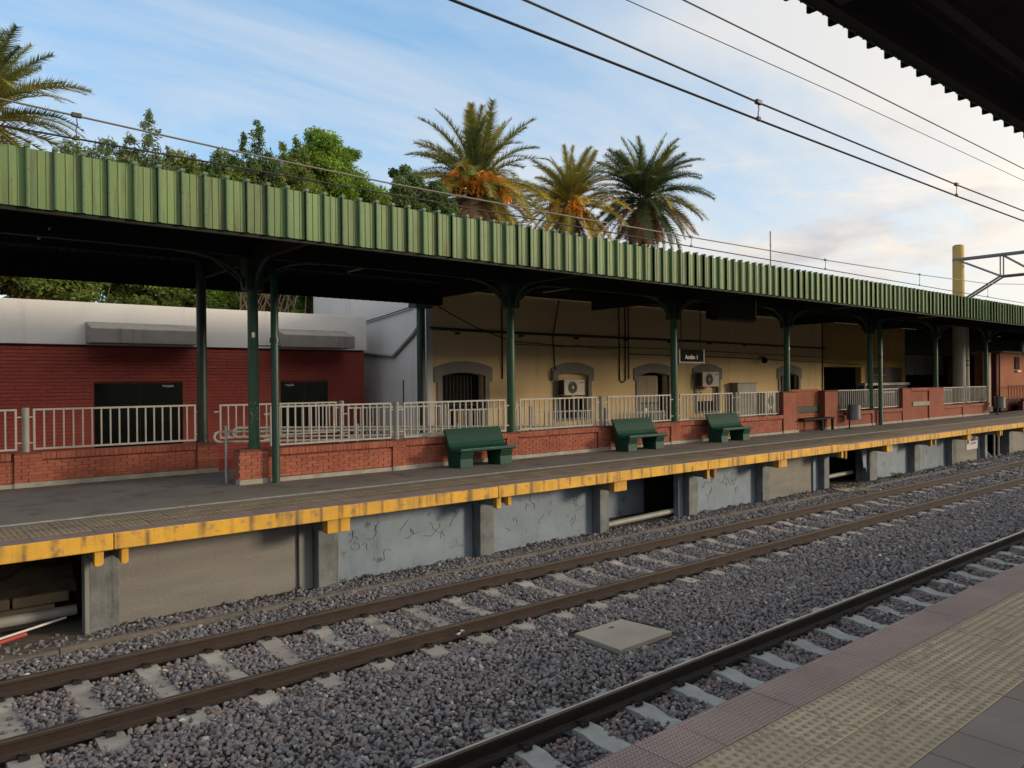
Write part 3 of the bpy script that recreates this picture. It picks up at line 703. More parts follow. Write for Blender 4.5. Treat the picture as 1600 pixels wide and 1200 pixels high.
# columns
def ring(mb, cx, cy, z, r, h, n=14, m=0):
    mb.tube([(cx, cy, z), (cx, cy, z + h)], r, n, m)
ords = ['with chipped white graffiti, on the brick pier at the ramp mouth', 'rising behind the nearest green bench', 'just left of the black hanging name board',
        'standing on the tall brick pier left of the wall seat', 'just right of the grey litter bin', 'standing on the second tall brick block', 'thin and last before the salmon building']
zb_col = {5.75: 0.66, 12.30: 0.67, 18.76: 0.67, 25.15: 1.48, 31.49: 0.62, 37.99: 1.48, 44.33: 0.0}
k = 0
for cx in COLX:
    if cx not in zb_col: continue
    z0 = zb_col[cx]; r = 0.105 if cx < 40 else 0.085
    t = thing('canopy_column', (cx, 14.75, z0), 'round dark green canopy column ' + ords[k], 'column', 'green canopy columns'); k += 1
    s = MB(); s.tube([(cx, 14.75, z0), (cx, 14.75, z0 + 0.12), (cx, 14.75, z0 + 0.13), (cx, 14.75, 3.78)], [r + 0.012, r + 0.012, r, r * 0.97], 18)
    s.build('shaft', m_colgreen, t, smooth=True)
    MB().box(cx - 0.17, cx + 0.17, 14.58, 14.92, 3.74, 4.39).build('capital', m_coldark, t, bevel=0.02)  # capital, brackets and struts: canopy shadow put into a darker green than the shaft
    for dx, dy in ((1, 0), (-1, 0), (0, 1), (0, -1)):
        ln = 1.25
        arc = []
        for q in range(7):
            a = q / 6 * math.pi / 2
            arc.append((cx + dx * (0.17 + ln * (1 - math.cos(a))), 14.75 + dy * (0.17 + ln * (1 - math.cos(a))), 3.80 + 0.62 * math.sin(a)))
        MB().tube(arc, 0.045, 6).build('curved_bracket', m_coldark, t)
    for dx in (-1, 1):
        MB().tube([(cx + dx * 0.12, 14.75, 3.85), (cx + dx * 0.95, 14.75, 4.45)], 0.028, 6).build('strut', m_coldark, t)
    if cx in (25.15, 5.75):
        zz = 2.95 if cx > 6 else 2.83
        MB().box(cx - 0.06, cx - 0.005, 14.75 - r - 0.012, 14.75 - r + 0.02, zz, zz + 0.10).build('sticker', m_signwhite, t)
    if cx == 5.75:
        sg = MB()
        for q in range(14):
            an = random.uniform(-2.6, -1.2); zz = random.uniform(1.15, 1.62); rr = r + 0.0015
            a2 = an + random.uniform(-0.16, 0.16); z2 = zz + random.uniform(-0.05, 0.05)
            sg.tube([(cx + rr * math.cos(an), 14.75 + rr * math.sin(an), zz), (cx + rr * math.cos((an + a2) / 2), 14.75 + rr * math.sin((an + a2) / 2), zz + 0.02), (cx + rr * math.cos(a2), 14.75 + rr * math.sin(a2), z2)], 0.004, 4)
        sg.build('paint_scratches', m_rail, t)
# far-left column on the set-back wall and the one at the hall corner
t = thing('canopy_column', (5.58, 17.25, 0.66), 'round near-black green column on the left set-back brick wall', 'column', 'green canopy columns')
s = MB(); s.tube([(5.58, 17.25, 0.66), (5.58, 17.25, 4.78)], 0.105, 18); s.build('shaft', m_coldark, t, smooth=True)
ring(s2 := MB(), 5.58, 17.25, 0.66, 0.13, 0.05); s2.build('foot_ring', m_coldark, t)
t = thing('canopy_column', (12.52, 19.15, -0.98), 'dark teal column at the corner of the cream station hall', 'column', 'green canopy columns')
s = MB(); s.tube([(12.52, 19.15, -0.98), (12.52, 19.15, 4.12)], 0.125, 18); s.build('shaft', m_coldark, t, smooth=True)
MB().box(12.22, 12.82, 18.95, 19.35, 4.12, 4.26).build('head_plate', m_coldark, t)
# rain downpipes
for (px, lab) in ((6.05, 'green rain downpipe beside the column at the ramp mouth'), (31.68, 'green rain downpipe right of the column behind the litter bin')):
    t = thing('downpipe', (px, 14.42, 0.0), lab, 'pipe', 'green rain downpipes')
    s = MB(); s.tube([(px, 14.42, 0.0), (px, 14.42, 3.95), (px, 14.48, 4.1), (px, 14.7, 4.45)], 0.075 if px < 10 else 0.085, 14); s.build('pipe_run', m_colgreen if px > 10 else M('downpipe_green', (0.014, 0.060, 0.040), (0.022, 0.075, 0.05), 4, 0.45), t, smooth=True)
    ring(s := MB(), px, 14.42, 2.72, 0.095, 0.10); s.build('collar', m_coldark, t)
    MB().tube([(px - 0.32, 14.5, 2.66), (px + 0.1, 14.36, 2.66)], 0.014, 6).build('bracket', m_coldark, t)
# unlit fluorescent fittings under the canopy
for (fx, y0, y1, lab) in ((2.3, 14.55, 15.75, 'unlit tube lamp under the canopy at the far left'), (8.6, 14.95, 16.25, 'unlit tube lamp under the canopy left of the hall'), (15.15, 15.2, 16.7, 'unlit tube lamp under the canopy above the hall door'),
                          (27.5, 13.0, 14.3, 'unlit tube lamp under the canopy above the wall seat'), (35.0, 13.0, 14.3, 'unlit tube lamp under the canopy above the second brick block')):
    t = thing('tube_lamp', (fx, y0, 4.55), lab, 'lamp', 'unlit tube lamps')
    MB().box(fx - 0.05, fx + 0.05, y0, y1, 4.55, 4.60).build('housing', m_steel_dark, t)
    MB().tube([(fx, y0 + 0.03, 4.525), (fx, y1 - 0.03, 4.525)], 0.02, 8).build('tube', m_tubeglass, t)
# hanging display
t = thing('hanging_display', (20.0, 13.5, 3.7), 'dark box display hanging under the canopy, its end plate pale', 'display')
MB().box(19.05, 20.98, 13.35, 13.65, 3.68, 4.35).build('casing', m_steel_dark, t, bevel=0.02)
MB().box(20.985, 21.03, 13.34, 13.66, 3.72, 4.35).build('end_plate', m_cabinet, t)
for hx in (19.5, 20.5): MB().box(hx - 0.03, hx + 0.03, 13.47, 13.53, 4.35, 4.6).build('hanger', m_steel_dark, t)

# ================================================================== BRICK WALLS
BL, BH, BJ = 0.235, 0.066, 0.012
def brick_mesh(name, lx, ly, lz, mat, var):
    mb = MB(); rr = random.Random(var); j = lambda: rr.uniform(-0.004, 0.004)
    vs = [(j(), j(), j()), (lx + j(), j(), j()), (lx + j(), ly, j()), (j(), ly, j()), (j(), j(), lz + j()), (lx + j(), j(), lz + j()), (lx + j(), ly, lz + j()), (j(), ly, lz + j())]
    mb.add(vs, [(0, 3, 2, 1), (4, 5, 6, 7), (0, 1, 5, 4), (1, 2, 6, 5), (2, 3, 7, 6), (3, 0, 4, 7)])
    return mb.mesh(name, mat)
BR = [brick_mesh('brick', BL - BJ, 0.03, BH - 0.006, m_brick, i) for i in range(6)]
BRH = [brick_mesh('half_brick', BL / 2 - BJ, 0.03, BH - 0.006, m_brick, 20 + i) for i in range(4)]
CP = [brick_mesh('coping_brick', 0.078, 0.16, 0.125, m_brick, 40 + i) for i in range(6)]
def brick_wall(t, yf, z0, zt, runs, piers, single=True, th=0.30):
    """runs: [(xa,xb)] panels set back 4 cm, with soldier coping; piers: [(xa,xb,ztop)] flush with the front"""
    far = MB() if not single else None
    def brick(nm, mesh_list, x, y, z, lx=None, ly=None, lz=None):
        if single: link(nm, random.choice(mesh_list), t, (x, y + random.uniform(-0.004, 0.004), z))
        else: far.box(x, x + lx, y, y + ly, z, z + lz)
    def lay(xa, xb, y, za, zb):
        c = 0; z = za
        while z + BH <= zb + 0.01:
            x = xa + (0 if c % 2 == 0 else -BL / 2)
            while x < xb - 0.02:
                if x < xa - 0.001:
                    brick('brick', BRH, xa, y, z, BL / 2 - BJ, 0.03, BH - BJ)
                elif x + BL - BJ > xb + 0.03:
                    brick('brick', BRH, min(x, xb - BL / 2 + BJ), y, z, BL / 2 - BJ, 0.03, BH - BJ)
                else: brick('brick', BR, x, y, z, BL - BJ, 0.03, BH - BJ)
                x += BL
            z += BH; c += 1
    for (xa, xb, *zz) in runs:
        ztop = zz[0] if zz else zt
        MB().box(xa, xb, yf + 0.058, yf + th, z0, ztop - 0.006).build('wall_core', m_brickcore, t)
        lay(xa, xb, yf + 0.044, z0 + 0.10, ztop - 0.135)
        x = xa
        while x < xb - 0.05:
            brick('coping_brick', CP, x, yf - 0.002, ztop - 0.128, 0.078, 0.16, 0.125); x += 0.085
        MB().box(xa - 0.01, xb + 0.01, yf + 0.012, yf + 0.2, z0 - 0.02, z0 + 0.085 + random.uniform(-0.01, 0.01)).build('plinth', m_plinth, t, bevel=0.012)
    for (xa, xb, ztop) in piers:
        MB().box(xa + 0.008, xb - 0.008, yf + 0.012, yf + th + 0.02, z0, ztop - 0.004).build('pier_core', m_brickcore, t)
        lay(xa, xb, yf, z0 + 0.10, ztop)
        MB().box(xa - 0.012, xb + 0.012, yf - 0.014, yf + 0.2, z0 - 0.02, z0 + 0.095).build('plinth', m_plinth, t, bevel=0.012)
    if not single:
        put(far.build('bricks', m_brick, t), kind='stuff')
YW = 14.55
t = thing('brick_wall', (3.0, 17.1, 0), 'low red brick wall set back at the far left', 'wall', 'low brick walls')
brick_wall(t, 17.1, 0, 0.655, [(-1.8, 2.07), (2.51, 5.42)], [(2.07, 2.51, 0.67), (5.42, 5.85, 0.67)])
t = thing('brick_wall', (8.8, YW, 0), 'low red brick wall from the ramp mouth to the nearest green bench', 'wall', 'low brick walls')
brick_wall(t, YW, 0, 0.66, [(5.96, 8.76), (9.10, 12.0)], [(5.39, 5.96, 0.67), (8.76, 9.10, 0.67)])
# return face of the end pier, seen from the ramp side
rw = MB()
for c in range(8):
    y = YW + 0.03 + (0 if c % 2 else -0.06)
    while y < YW + 0.30: rw.box(5.372, 5.392, max(y, YW + 0.005), min(y + 0.115, YW + 0.31), 0.1 + c * BH, 0.1 + (c + 1) * BH - BJ); y += 0.125
put(rw.build('end_bricks', m_brick, t), kind='stuff')
t = thing('brick_wall', (15.4, YW, 0), 'low red brick wall between the first two green benches', 'wall', 'low brick walls')
brick_wall(t, YW, 0, 0.665, [(12.40, 15.22), (15.78, 18.35)], [(12.0, 12.40, 0.67), (15.22, 15.78, 0.67)])
t = thing('brick_wall', (21.5, YW, 0), 'low red brick wall behind the third green bench', 'wall', 'low brick walls')
brick_wall(t, YW, 0, 0.66, [(18.78, 24.55)], [(18.35, 18.78, 0.67)])
t = thing('brick_wall', (26.5, YW, 0), 'tall red brick wall with a recessed wall seat', 'wall', 'tall brick blocks')
brick_wall(t, YW, 0, 1.47, [], [(24.57, 25.55, 1.475), (27.45, 28.45, 1.475)], single=False)
far = MB(); MB().box(25.55, 27.45, YW + 0.30, YW + 0.5, 0, 1.46).build('recess_core', m_brickcore, t)
for c in range(20):
    x = 25.55 - (0.12 if c % 2 else 0)
    while x < 27.45: far.box(max(x, 25.555), min(x + BL - BJ, 27.445), YW + 0.275, YW + 0.31, 0.06 + c * 0.07, 0.06 + c * 0.07 + 0.06); x += BL
put(far.build('recess_bricks', m_brick, t), kind='stuff')
MB().box(25.5, 27.5, YW + 0.24, YW + 0.52, 1.465, 1.53).build('coping', m_brick, t)
t = thing('brick_wall', (31.2, YW, 0), 'low red brick wall behind the litter bin', 'wall', 'low brick walls')
brick_wall(t, YW, 0, 0.62, [(28.46, 31.25), (31.72, 34.05)], [(31.25, 31.72, 0.63)], single=False)
t = thing('brick_wall', (36.2, YW, 0), 'tall red brick block with a pale plank fixed across it', 'wall', 'tall brick blocks')
brick_wall(t, YW, 0, 1.47, [(34.95, 36.75, 1.47)], [(34.06, 34.95, 1.475), (36.76, 38.40, 1.475)], single=False)
MB().box(35.0, 36.72, YW - 0.03, YW + 0.02, 0.68, 0.86).build('plank', m_plinth, t)
t = thing('brick_wall', (41.4, YW, 0), 'last low red brick wall before the salmon building', 'wall', 'low brick walls')
brick_wall(t, YW, 0, 0.60, [(38.41, 40.65), (41.5, 44.2)], [(40.66, 41.49, 0.60)], single=False)

# ================================================================== RAILINGS
def railing(x0, x1, y, zb, zt, label, pitch=0.17, slope=0.0, mat=None, r=0.02):
    mat = mat or m_rail
    t = thing('railing', (x0, y, zb), label, 'railing', 'tubular railings')
    n = max(2, round((x1 - x0) / pitch)); dx = (x1 - x0) / n
    h = 0.018
    def zz(x, z): return z + slope * (x - x0)
    def bar(name, xa, xb, z):
        mb = MB(); mb.add([(xa, y - h, zz(xa, z) - h), (xb, y - h, zz(xb, z) - h), (xb, y + h, zz(xb, z) - h), (xa, y + h, zz(xa, z) - h),
                           (xa, y - h, zz(xa, z) + h), (xb, y - h, zz(xb, z) + h), (xb, y + h, zz(xb, z) + h), (xa, y + h, zz(xa, z) + h)],
                          [(0, 3, 2, 1), (4, 5, 6, 7), (0, 1, 5, 4), (1, 2, 6, 5), (2, 3, 7, 6), (3, 0, 4, 7)])
        return mb.build(name, mat, t)
    bar('top_rail', x0 - h, x1 + h, zt); bar('bottom_rail', x0 - h, x1 + h, zb)
    bm_ = MB().box(-0.0135, 0.0135, -0.0135, 0.0135, h + 0.001, zt - zb - h - 0.001).mesh('baluster', mat)
    pm = MB().box(-h, h, -h, h, h + 0.001, zt - zb - h - 0.001).mesh('end_post', mat)
    for i in range(n + 1):
        x = x0 + i * dx
        link('end_post' if i in (0, n) else 'baluster', pm if i in (0, n) else bm_, t, (x, y, zz(x, zb)))
    for xe, sg in ((x0, -1), (x1, 1)):
        for z in (zb + 0.12, zt - 0.14):
            MB().box(min(xe + sg * 0.022, xe + sg * 0.14), max(xe + sg * 0.022, xe + sg * 0.14), y - 0.012, y + 0.012, zz(xe, z) - 0.012, zz(xe, z) + 0.012).build('fixing_lug', mat, t)
    return t
def post(x, y, z0, z1, label, mat=None):
    t = thing('railing_post', (x, y, z0), label, 'post', 'round railing posts')
    MB().tube([(x, y, z0), (x, y, z1)], 0.062, 14).build('tube', mat or m_post, t, smooth=True)
    MB().tube([(x, y, z1), (x, y, z1 + 0.012)], 0.060, 14).build('cap', m_post, t)
    return t
YR = 14.72
railing(-1.4, 2.12, 17.25, 0.72, 1.475, 'cream railing cut by the left edge of the picture')
post(2.28, 17.25, 0.66, 1.50, 'grey round post with peeling dark top on the far left wall')
railing(2.42, 5.42, 17.25, 0.72, 1.475, 'cream railing in front of the larger dark glass panel')
railing(6.08, 8.80, YR, 0.715, 1.47, 'front cream railing right of the ramp mouth')
post(8.95, YR, 0.66, 1.49, 'grey round post between two railings left of nearest bench')
railing(9.16, 12.06, YR, 0.715, 1.47, 'front cream railing above the nearest green bench')
railing(12.56, 15.32, YR, 0.715, 1.47, 'front cream railing before the first wall air conditioner')
post(15.52, YR, 0.66, 1.49, 'grey round post just left of the middle bench')
railing(15.80, 18.52, YR, 0.715, 1.47, 'front cream railing before the slatted door')
railing(19.00, 21.72, YR, 0.715, 1.47, 'front cream railing beneath the black name board')
post(21.92, YR, 0.66, 1.49, 'grey round post behind the farthest green bench')
railing(22.14, 24.5, YR, 0.715, 1.47, 'front cream railing before the metal cabinet')
railing(28.55, 31.28, YR, 0.70, 1.45, 'white railing behind the litter bin')
railing(31.72, 34.0, YR, 0.70, 1.45, 'white railing right of the downpipe by the bin')
railing(38.5, 41.2, YR, 0.68, 1.43, 'white railing right of the second brick block')
railing(41.55, 44.15, YR, 0.68, 1.43, 'last white railing before the thin column')
# second railing along the far side of the ramp, stepping down with it
railing(5.95, 8.75, 17.2, 0.74, 1.46, 'rear railing at the top of the ramp before the red building')
post(8.90, 17.2, 0.0, 1.48, 'grey round post of the rear ramp railing by the smaller glass')
railing(9.08, 11.85, 17.2, 0.58, 1.31, 'rear ramp railing before the white side wall', slope=-0.01)
post(11.97, 17.2, -0.3, 1.33, 'grey round post of the rear ramp railing before the hall door')
railing(12.15, 14.9, 17.2, 0.42, 1.16, 'rear ramp railing before the arched hall door', slope=-0.01)
post(15.1, 17.2, -0.4, 1.18, 'grey round post of rear ramp railing right of first column')
railing(15.3, 18.1, 17.2, 0.26, 1.0, 'rear ramp railing beneath the first air conditioner', slope=-0.01)
post(18.3, 17.2, -0.6, 1.02, 'grey round post of the rear railing left of the slatted door')
railing(18.5, 21.3, 17.2, 0.12, 0.86, 'lowest rear ramp railing before the slatted door', slope=-0.01)
# double tubular handrail with rounded ends
t = thing('ramp_handrail', (5.3, 15.25, 0), 'pale double tube handrail with rounded ends along the ramp', 'handrail')
def hand(y, xs, mat=m_rail):
    zu, zl = 1.0, 0.80
    loop = [(16.5, y, zu - 0.42)] + [(xs + 0.12, y, zu)] + [(xs + 0.10 - 0.10 * math.sin(a), y, (zu + zl) / 2 + (zu - zl) / 2 * math.cos(a)) for a in [k * math.pi / 6 for k in range(1, 6)]] + [(xs + 0.12, y, zl), (16.5, y, zl - 0.42)]
    MB().tube(loop, 0.026, 8).build('tube_loop', mat, t, smooth=True)
hand(15.15, 5.12); hand(16.2, 5.86)
for (px, py) in ((5.33, 15.15), (8.2, 15.15), (10.9, 15.15)):
    MB().tube([(px, py - 0.05, -0.02 if px < 6 else -0.3), (px, py - 0.05, 1.12 - max(0, px - 6) * 0.04)], 0.026, 8).build('stanchion', m_rail, t)

# ================================================================== BENCHES
m_lip_highlight = M('bench_edge_highlight', (0.07, 0.17, 0.145), (0.02, 0.09, 0.07), 9, 0.45)  # lighter green paints the highlight along the front edge of the seat
def bench(x0, label, L=1.62):
    t = thing('bench', (x0, 13.8, 0), label, 'bench', 'green concrete benches')
    yf = 13.72
    top = [(0.00, 0.385), (0.015, 0.425), (0.05, 0.445), (0.10, 0.440), (0.18, 0.425), (0.28, 0.415), (0.36, 0.425), (0.42, 0.470), (0.47, 0.545), (0.56, 0.73), (0.63, 0.86)]
    bot = [(0.685, 0.85), (0.62, 0.71), (0.54, 0.52), (0.48, 0.42), (0.42, 0.365), (0.30, 0.340), (0.12, 0.355), (0.03, 0.360)]
    prof = [(yf + a, z) for a, z in top] + [(yf + a, z) for a, z in bot]
    MB().prism(prof, 0, x0, x0 + L).build('seat_shell', m_bench, t, bevel=0.012)
    MB().tube([(x0 + 0.02, yf + 0.012, 0.424), (x0 + L - 0.02, yf + 0.012, 0.424)], 0.017, 8).build('lip_highlight', m_lip_highlight, t)
    for xl in (x0 + 0.06, x0 + L - 0.42):
        lp = [(yf + 0.10, 0.0), (yf + 0.56, 0.0), (yf + 0.62, 0.30), (yf + 0.52, 0.47), (yf + 0.44, 0.37), (yf + 0.30, 0.345), (yf + 0.06, 0.35), (yf + 0.11, 0.20)]
        MB().prism(lp, 0, xl, xl + 0.36).build('leg', m_bench, t, bevel=0.012)
    return t
bench(9.98, 'nearest dark green concrete bench, highlight painted along its seat edge')
bench(15.55, 'middle dark green concrete bench between two columns')
bench(19.78, 'farthest dark green concrete bench beyond the name board')
t = thing('wall_seat', (26.4, 14.55, 0), 'dark green plank seat built into the tall brick wall', 'bench')
MB().box(25.56, 27.44, 14.76, 14.82, 0.68, 0.89).build('back_plank', m_bench, t, bevel=0.008)
MB().box(25.56, 27.75, 14.32, 14.80, 0.42, 0.48).build('seat_plank', m_steel_dark, t, bevel=0.008)
MB().box(26.85, 26.92, 14.34, 14.42, 0.0, 0.42).build('leg', m_steel_dark, t)
MB().box(27.62, 27.70, 14.34, 14.42, 0.0, 0.42).build('leg', m_steel_dark, t)
# litter bins
for (bx, by, lab) in ((29.05, 14.25, 'grey zinc litter bin hung on a post beside the wall seat'), (44.2, 14.1, 'grey zinc litter bin near the salmon building')):
    t = thing('litter_bin', (bx, by, 0), lab, 'litter bin', 'grey litter bins')
    s = MB(); n = 18
    vs, fs = [], []
    for (rr, z) in ((0.22, 0.32), (0.25, 0.34), (0.25, 0.86), (0.265, 0.87), (0.265, 0.90), (0.235, 0.90), (0.225, 0.40)):
        vs += [(bx + rr * math.cos(2 * math.pi * q / n), by + rr * math.sin(2 * math.pi * q / n), z) for q in range(n)]
    for q2 in range(6):
        for q in range(n): fs.append((q2 * n + q, q2 * n + (q + 1) % n, (q2 + 1) * n + (q + 1) % n, (q2 + 1) * n + q))
    fs += [tuple(range(n)), tuple(range(6 * n, 7 * n))]
    s.add(vs, fs).build('drum', m_bin, t, smooth=True)
    MB().tube([(bx - 0.34, by, 0), (bx - 0.34, by, 0.94), (bx - 0.27, by, 0.97)], 0.03, 8).build('post', m_steel_dark, t)
    MB().box(bx - 0.44, bx - 0.24, by - 0.1, by + 0.1, 0, 0.015).build('foot_plate', m_steel_dark, t)
    for z in (0.45, 0.8): MB().box(bx - 0.33, bx - 0.23, by - 0.02, by + 0.02, z, z + 0.03).build('clamp', m_steel_dark, t)

# ================================================================== CREAM STATION HALL
YB = 19.5
def arch_z(x, xa, xb, spring, rise):
    u = (x - (xa + xb) / 2) / ((xb - xa) / 2)
    return spring + rise * (1 - u * u)
def wall_with_openings(x0, x1, z0, z1, y, ops, depth=0.35):
    mb = MB()
    ops = sorted(ops)
    cur = x0
    def quad(xa, xb, za, zb):
        if xb - xa > 1e-4 and zb - za > 1e-4: mb.add([(xa, y, za), (xb, y, za), (xb, y, zb), (xa, y, zb)], [(0, 1, 2, 3)])
    for (xa, xb, zb, sp, rise) in ops:
        quad(cur, xa, z0, z1); quad(xa, xb, z0, zb)
        n = 10
        xs = [xa + (xb - xa) * i / n for i in range(n + 1)]
        for i in range(n):
            a, b_ = xs[i], xs[i + 1]; za, zc = arch_z(a, xa, xb, sp, rise), arch_z(b_, xa, xb, sp, rise)
            mb.add([(a, y, za), (b_, y, zc), (b_, y, z1), (a, y, z1)], [(0, 1, 2, 3)])
            mb.add([(a, y, za), (b_, y, zc), (b_, y + depth, zc), (a, y + depth, za)], [(0, 1, 2, 3)])
        for xx in (xa, xb): mb.add([(xx, y, zb), (xx, y + depth, zb), (xx, y + depth, sp), (xx, y, sp)], [(0, 1, 2, 3)])
        mb.add([(xa, y, zb), (xb, y, zb), (xb, y + depth, zb), (xa, y + depth, zb)], [(0, 1, 2, 3)])
        cur = xb
    quad(cur, x1, z0, z1)
    return mb
hall = thing('station_hall', (24, YB, -0.98), 'cream station hall with arched grey trimmed doors under the canopy', 'building')
OPS = [(13.48, 15.16, -0.98, 2.12, 0.10), (18.34, 19.86, 0.60, 2.12, 0.09), (22.64, 24.45, -0.98, 2.10, 0.13), (26.27, 27.72, 0.60, 2.10, 0.10), (32.64, 34.22, 0.70, 2.05, 0.13)]
wall_with_openings(12.97, 36.66, -0.98, 6.2, YB, OPS).build('front_wall', m_cream, hall)
MB().box(12.95, 13.16, YB - 0.012, YB + 0.02, -0.98, 4.6).build('corner_strip', m_white, hall)
sw = MB(); sw.add([(12.95, YB - 0.012, -0.98), (12.95, 27.2, -0.98), (12.95, 27.2, 6.2), (12.95, YB - 0.012, 6.2)], [(0, 1, 2, 3)]); sw.build('side_wall', m_white, hall)
MB().box(12.96, 36.66, YB + 0.02, 27.2, 6.2, 6.4).build('roof', m_roof, hall)
MB().box(12.98, 36.6, 26.9, 27.2, -0.98, 6.2).build('rear_wall', m_white, hall)
MB().box(12.98, 36.6, YB + 1.2, YB + 1.25, -0.98, 6.19).build('inner_partition', m_black, hall)
def surround(xa, xb, zb, sp, rise, jw=0.25, ear=0.36, ztop=2.58, zear=2.38, zsh=1.92):
    mb = MB(); y0, y1 = YB - 0.045, YB + 0.06
    def blk(poly): mb.prism(poly, 1, y0, y1)
    xo0, xo1 = xa - 0.17, xb + 0.17; xe0, xe1 = xa - 0.29, xb + 0.29
    blk([(xo0, zb), (xa, zb), (xa, zsh), (xo0, zsh)]); blk([(xb, zb), (xo1, zb), (xo1, zsh), (xb, zsh)])
    n = 12
    outer = lambda x: zear + (ztop - zear) * max(0.0, 1 - ((x - (xa + xb) / 2) / ((xe1 - xe0) / 2)) ** 2)
    xs = sorted(set([xe0, xa, xb, xe1] + [xa + (xb - xa) * i / n for i in range(n + 1)]))
    for i in range(len(xs) - 1):
        a, b_ = xs[i], xs[i + 1]
        lo = (zsh, zsh) if b_ <= xa + 1e-6 or a >= xb - 1e-6 else (arch_z(a, xa, xb, sp, rise), arch_z(b_, xa, xb, sp, rise))
        blk([(a, lo[0]), (b_, lo[1]), (b_, outer(b_)), (a, outer(a))])
    return mb
for i, op in enumerate(OPS):
    surround(*op).build('arch_surround', m_trim, hall)
# door 1: dark opening behind an iron grille
xa, xb = 13.48, 15.16
MB().box(xa, xb, YB + 0.33, YB + 0.36, -0.98, 2.25).build('door_void', m_black, hall)
dg = MB().box(xa + 0.01, xb - 0.01, YB + 0.17, YB + 0.22, 1.18, 1.22).build('grille_rail', m_grille, hall)
bar = MB().box(-0.012, 0.012, -0.012, 0.012, 0, 3.12).mesh('grille_bar', m_grille)
for i in range(12): link('grille_bar', bar, hall, (xa + 0.08 + i * (xb - xa - 0.16) / 11, YB + 0.25, -0.98))
MB().box(14.15, 14.75, YB + 0.26, YB + 0.30, 0.0, 1.02).build('notice_board', m_shutter, hall)
# window 2 and 4: blocked above, louvred below
for (xa, xb, zl, zh) in ((18.34, 19.86, 0.60, 1.28), (26.27, 27.72, 0.60, 1.0)):
    MB().box(xa, xb, YB + 0.14, YB + 0.18, zh + 0.02, 2.24).build('infill', m_cream, hall)
    MB().box(xa, xb, YB + 0.26, YB + 0.29, zl, zh).build('vent_void', m_black, hall)
    for k in range(8):
        MB().box(xa + 0.04 + k * (xb - xa - 0.1) / 8, xa + 0.07 + k * (xb - xa - 0.1) / 8, YB + 0.20, YB + 0.23, zl + 0.01, zh - 0.01).build('vent_bar', m_grille, hall)
    MB().box(xa - 0.05, xb + 0.05, YB - 0.09, YB + 0.1, zl - 0.06, zl).build('sill', m_trim, hall)
# door 3: beige slat shutter over a green leaf
xa, xb = 22.64, 24.45
MB().box(xa, xb, YB + 0.33, YB + 0.36, -0.98, 2.26).build('door_void', m_black, hall)
slat = MB().box(0, 0.062, 0, 0.03, 0, 1.05).mesh('shutter_slat', m_shutter)
for i in range(18): link('shutter_slat', slat, hall, (xa + 0.09 + i * 0.075, YB + 0.24, 1.05))
MB().box(xa + 0.08, 24.06, YB + 0.22, YB + 0.29, -0.98, 1.0).build('door_leaf', m_doorgreen, hall)
MB().box(23.20, 23.38, YB + 0.19, YB + 0.215, 0.62, 0.82).build('notice', m_signwhite, hall)
# window 5
xa, xb = 32.64, 34.22
MB().box(xa, xb, YB + 0.25, YB + 0.28, 0.7, 2.2).build('window_void', m_glass, hall)
for i in range(4): MB().box(xa + i * (xb - xa - 0.06) / 3, xa + 0.06 + i * (xb - xa - 0.06) / 3, YB + 0.18, YB + 0.24, 0.7, 2.16).build('window_mullion', m_doorgreen, hall)
# conduits and pipes on the hall
def run(name, pts, r, mat, parent, n=6): return MB().tube(pts, r, n).build(name, mat, parent)
run('service_pipe', [(13.0, YB - 0.12, 3.56), (16.0, YB - 0.12, 3.53), (26.8, YB - 0.12, 3.50), (36.6, YB - 0.12, 3.42)], 0.045, m_coldark, hall, 8)
for i in range(9): MB().box(14.0 + 2.6 * i, 14.08 + 2.6 * i, YB - 0.18, YB - 0.001, 3.40, 3.47).build('pipe_bracket', m_coldark, hall)
run('cable', [(13.15, YB - 0.03, 4.35)] + [(13.15 + 3.2 * u, YB - 0.03, 4.35 - 1.1 * u - 0.12 * math.sin(u * math.pi)) for u in (0.25, 0.5, 0.75, 1)] + [(19.0, YB - 0.03, 3.14), (21.0, YB - 0.03, 3.17), (25.1, YB - 0.03, 3.15), (36.6, YB - 0.03, 2.97)], 0.016, m_cable, hall)
run('cable', [(16.4, YB - 0.05, 3.16), (18.5, YB - 0.05, 3.12), (19.4, YB - 0.05, 3.18), (20.4, YB - 0.05, 3.08), (21.4, YB - 0.05, 3.12)], 0.012, m_cable, hall)
run('cable', [(22.1, YB - 0.04, 2.92), (28.0, YB - 0.04, 2.88), (36.6, YB - 0.04, 2.72), (40.7, YB - 0.06, 2.62)], 0.018, m_cable, hall)
run('conduit', [(15.87, YB - 0.03, 4.75), (15.88, YB - 0.03, 2.01)], 0.026, m_cable, hall)
run('conduit', [(18.45, YB - 0.03, 4.75), (18.14, YB - 0.03, 3.42), (18.22, YB - 0.06, 2.18)], 0.020, m_cable, hall)
MB().box(18.06, 18.30, YB - 0.14, YB - 0.046, 1.98, 2.30).build('junction_box', m_trim, hall)
run('conduit', [(21.52, YB - 0.03, 4.75), (21.54, YB - 0.03, 1.93), (21.68, YB - 0.03, 1.84), (21.86, YB - 0.03, 1.93), (21.86, YB - 0.03, 4.75)], 0.024, m_cable, hall)
run('conduit', [(22.05, YB - 0.03, 4.75), (22.05, YB - 0.03, 1.98)], 0.022, m_cable, hall)
run('conduit', [(36.5, YB - 0.03, 4.7), (36.5, YB - 0.03, 0.5)], 0.03, m_cable, hall)
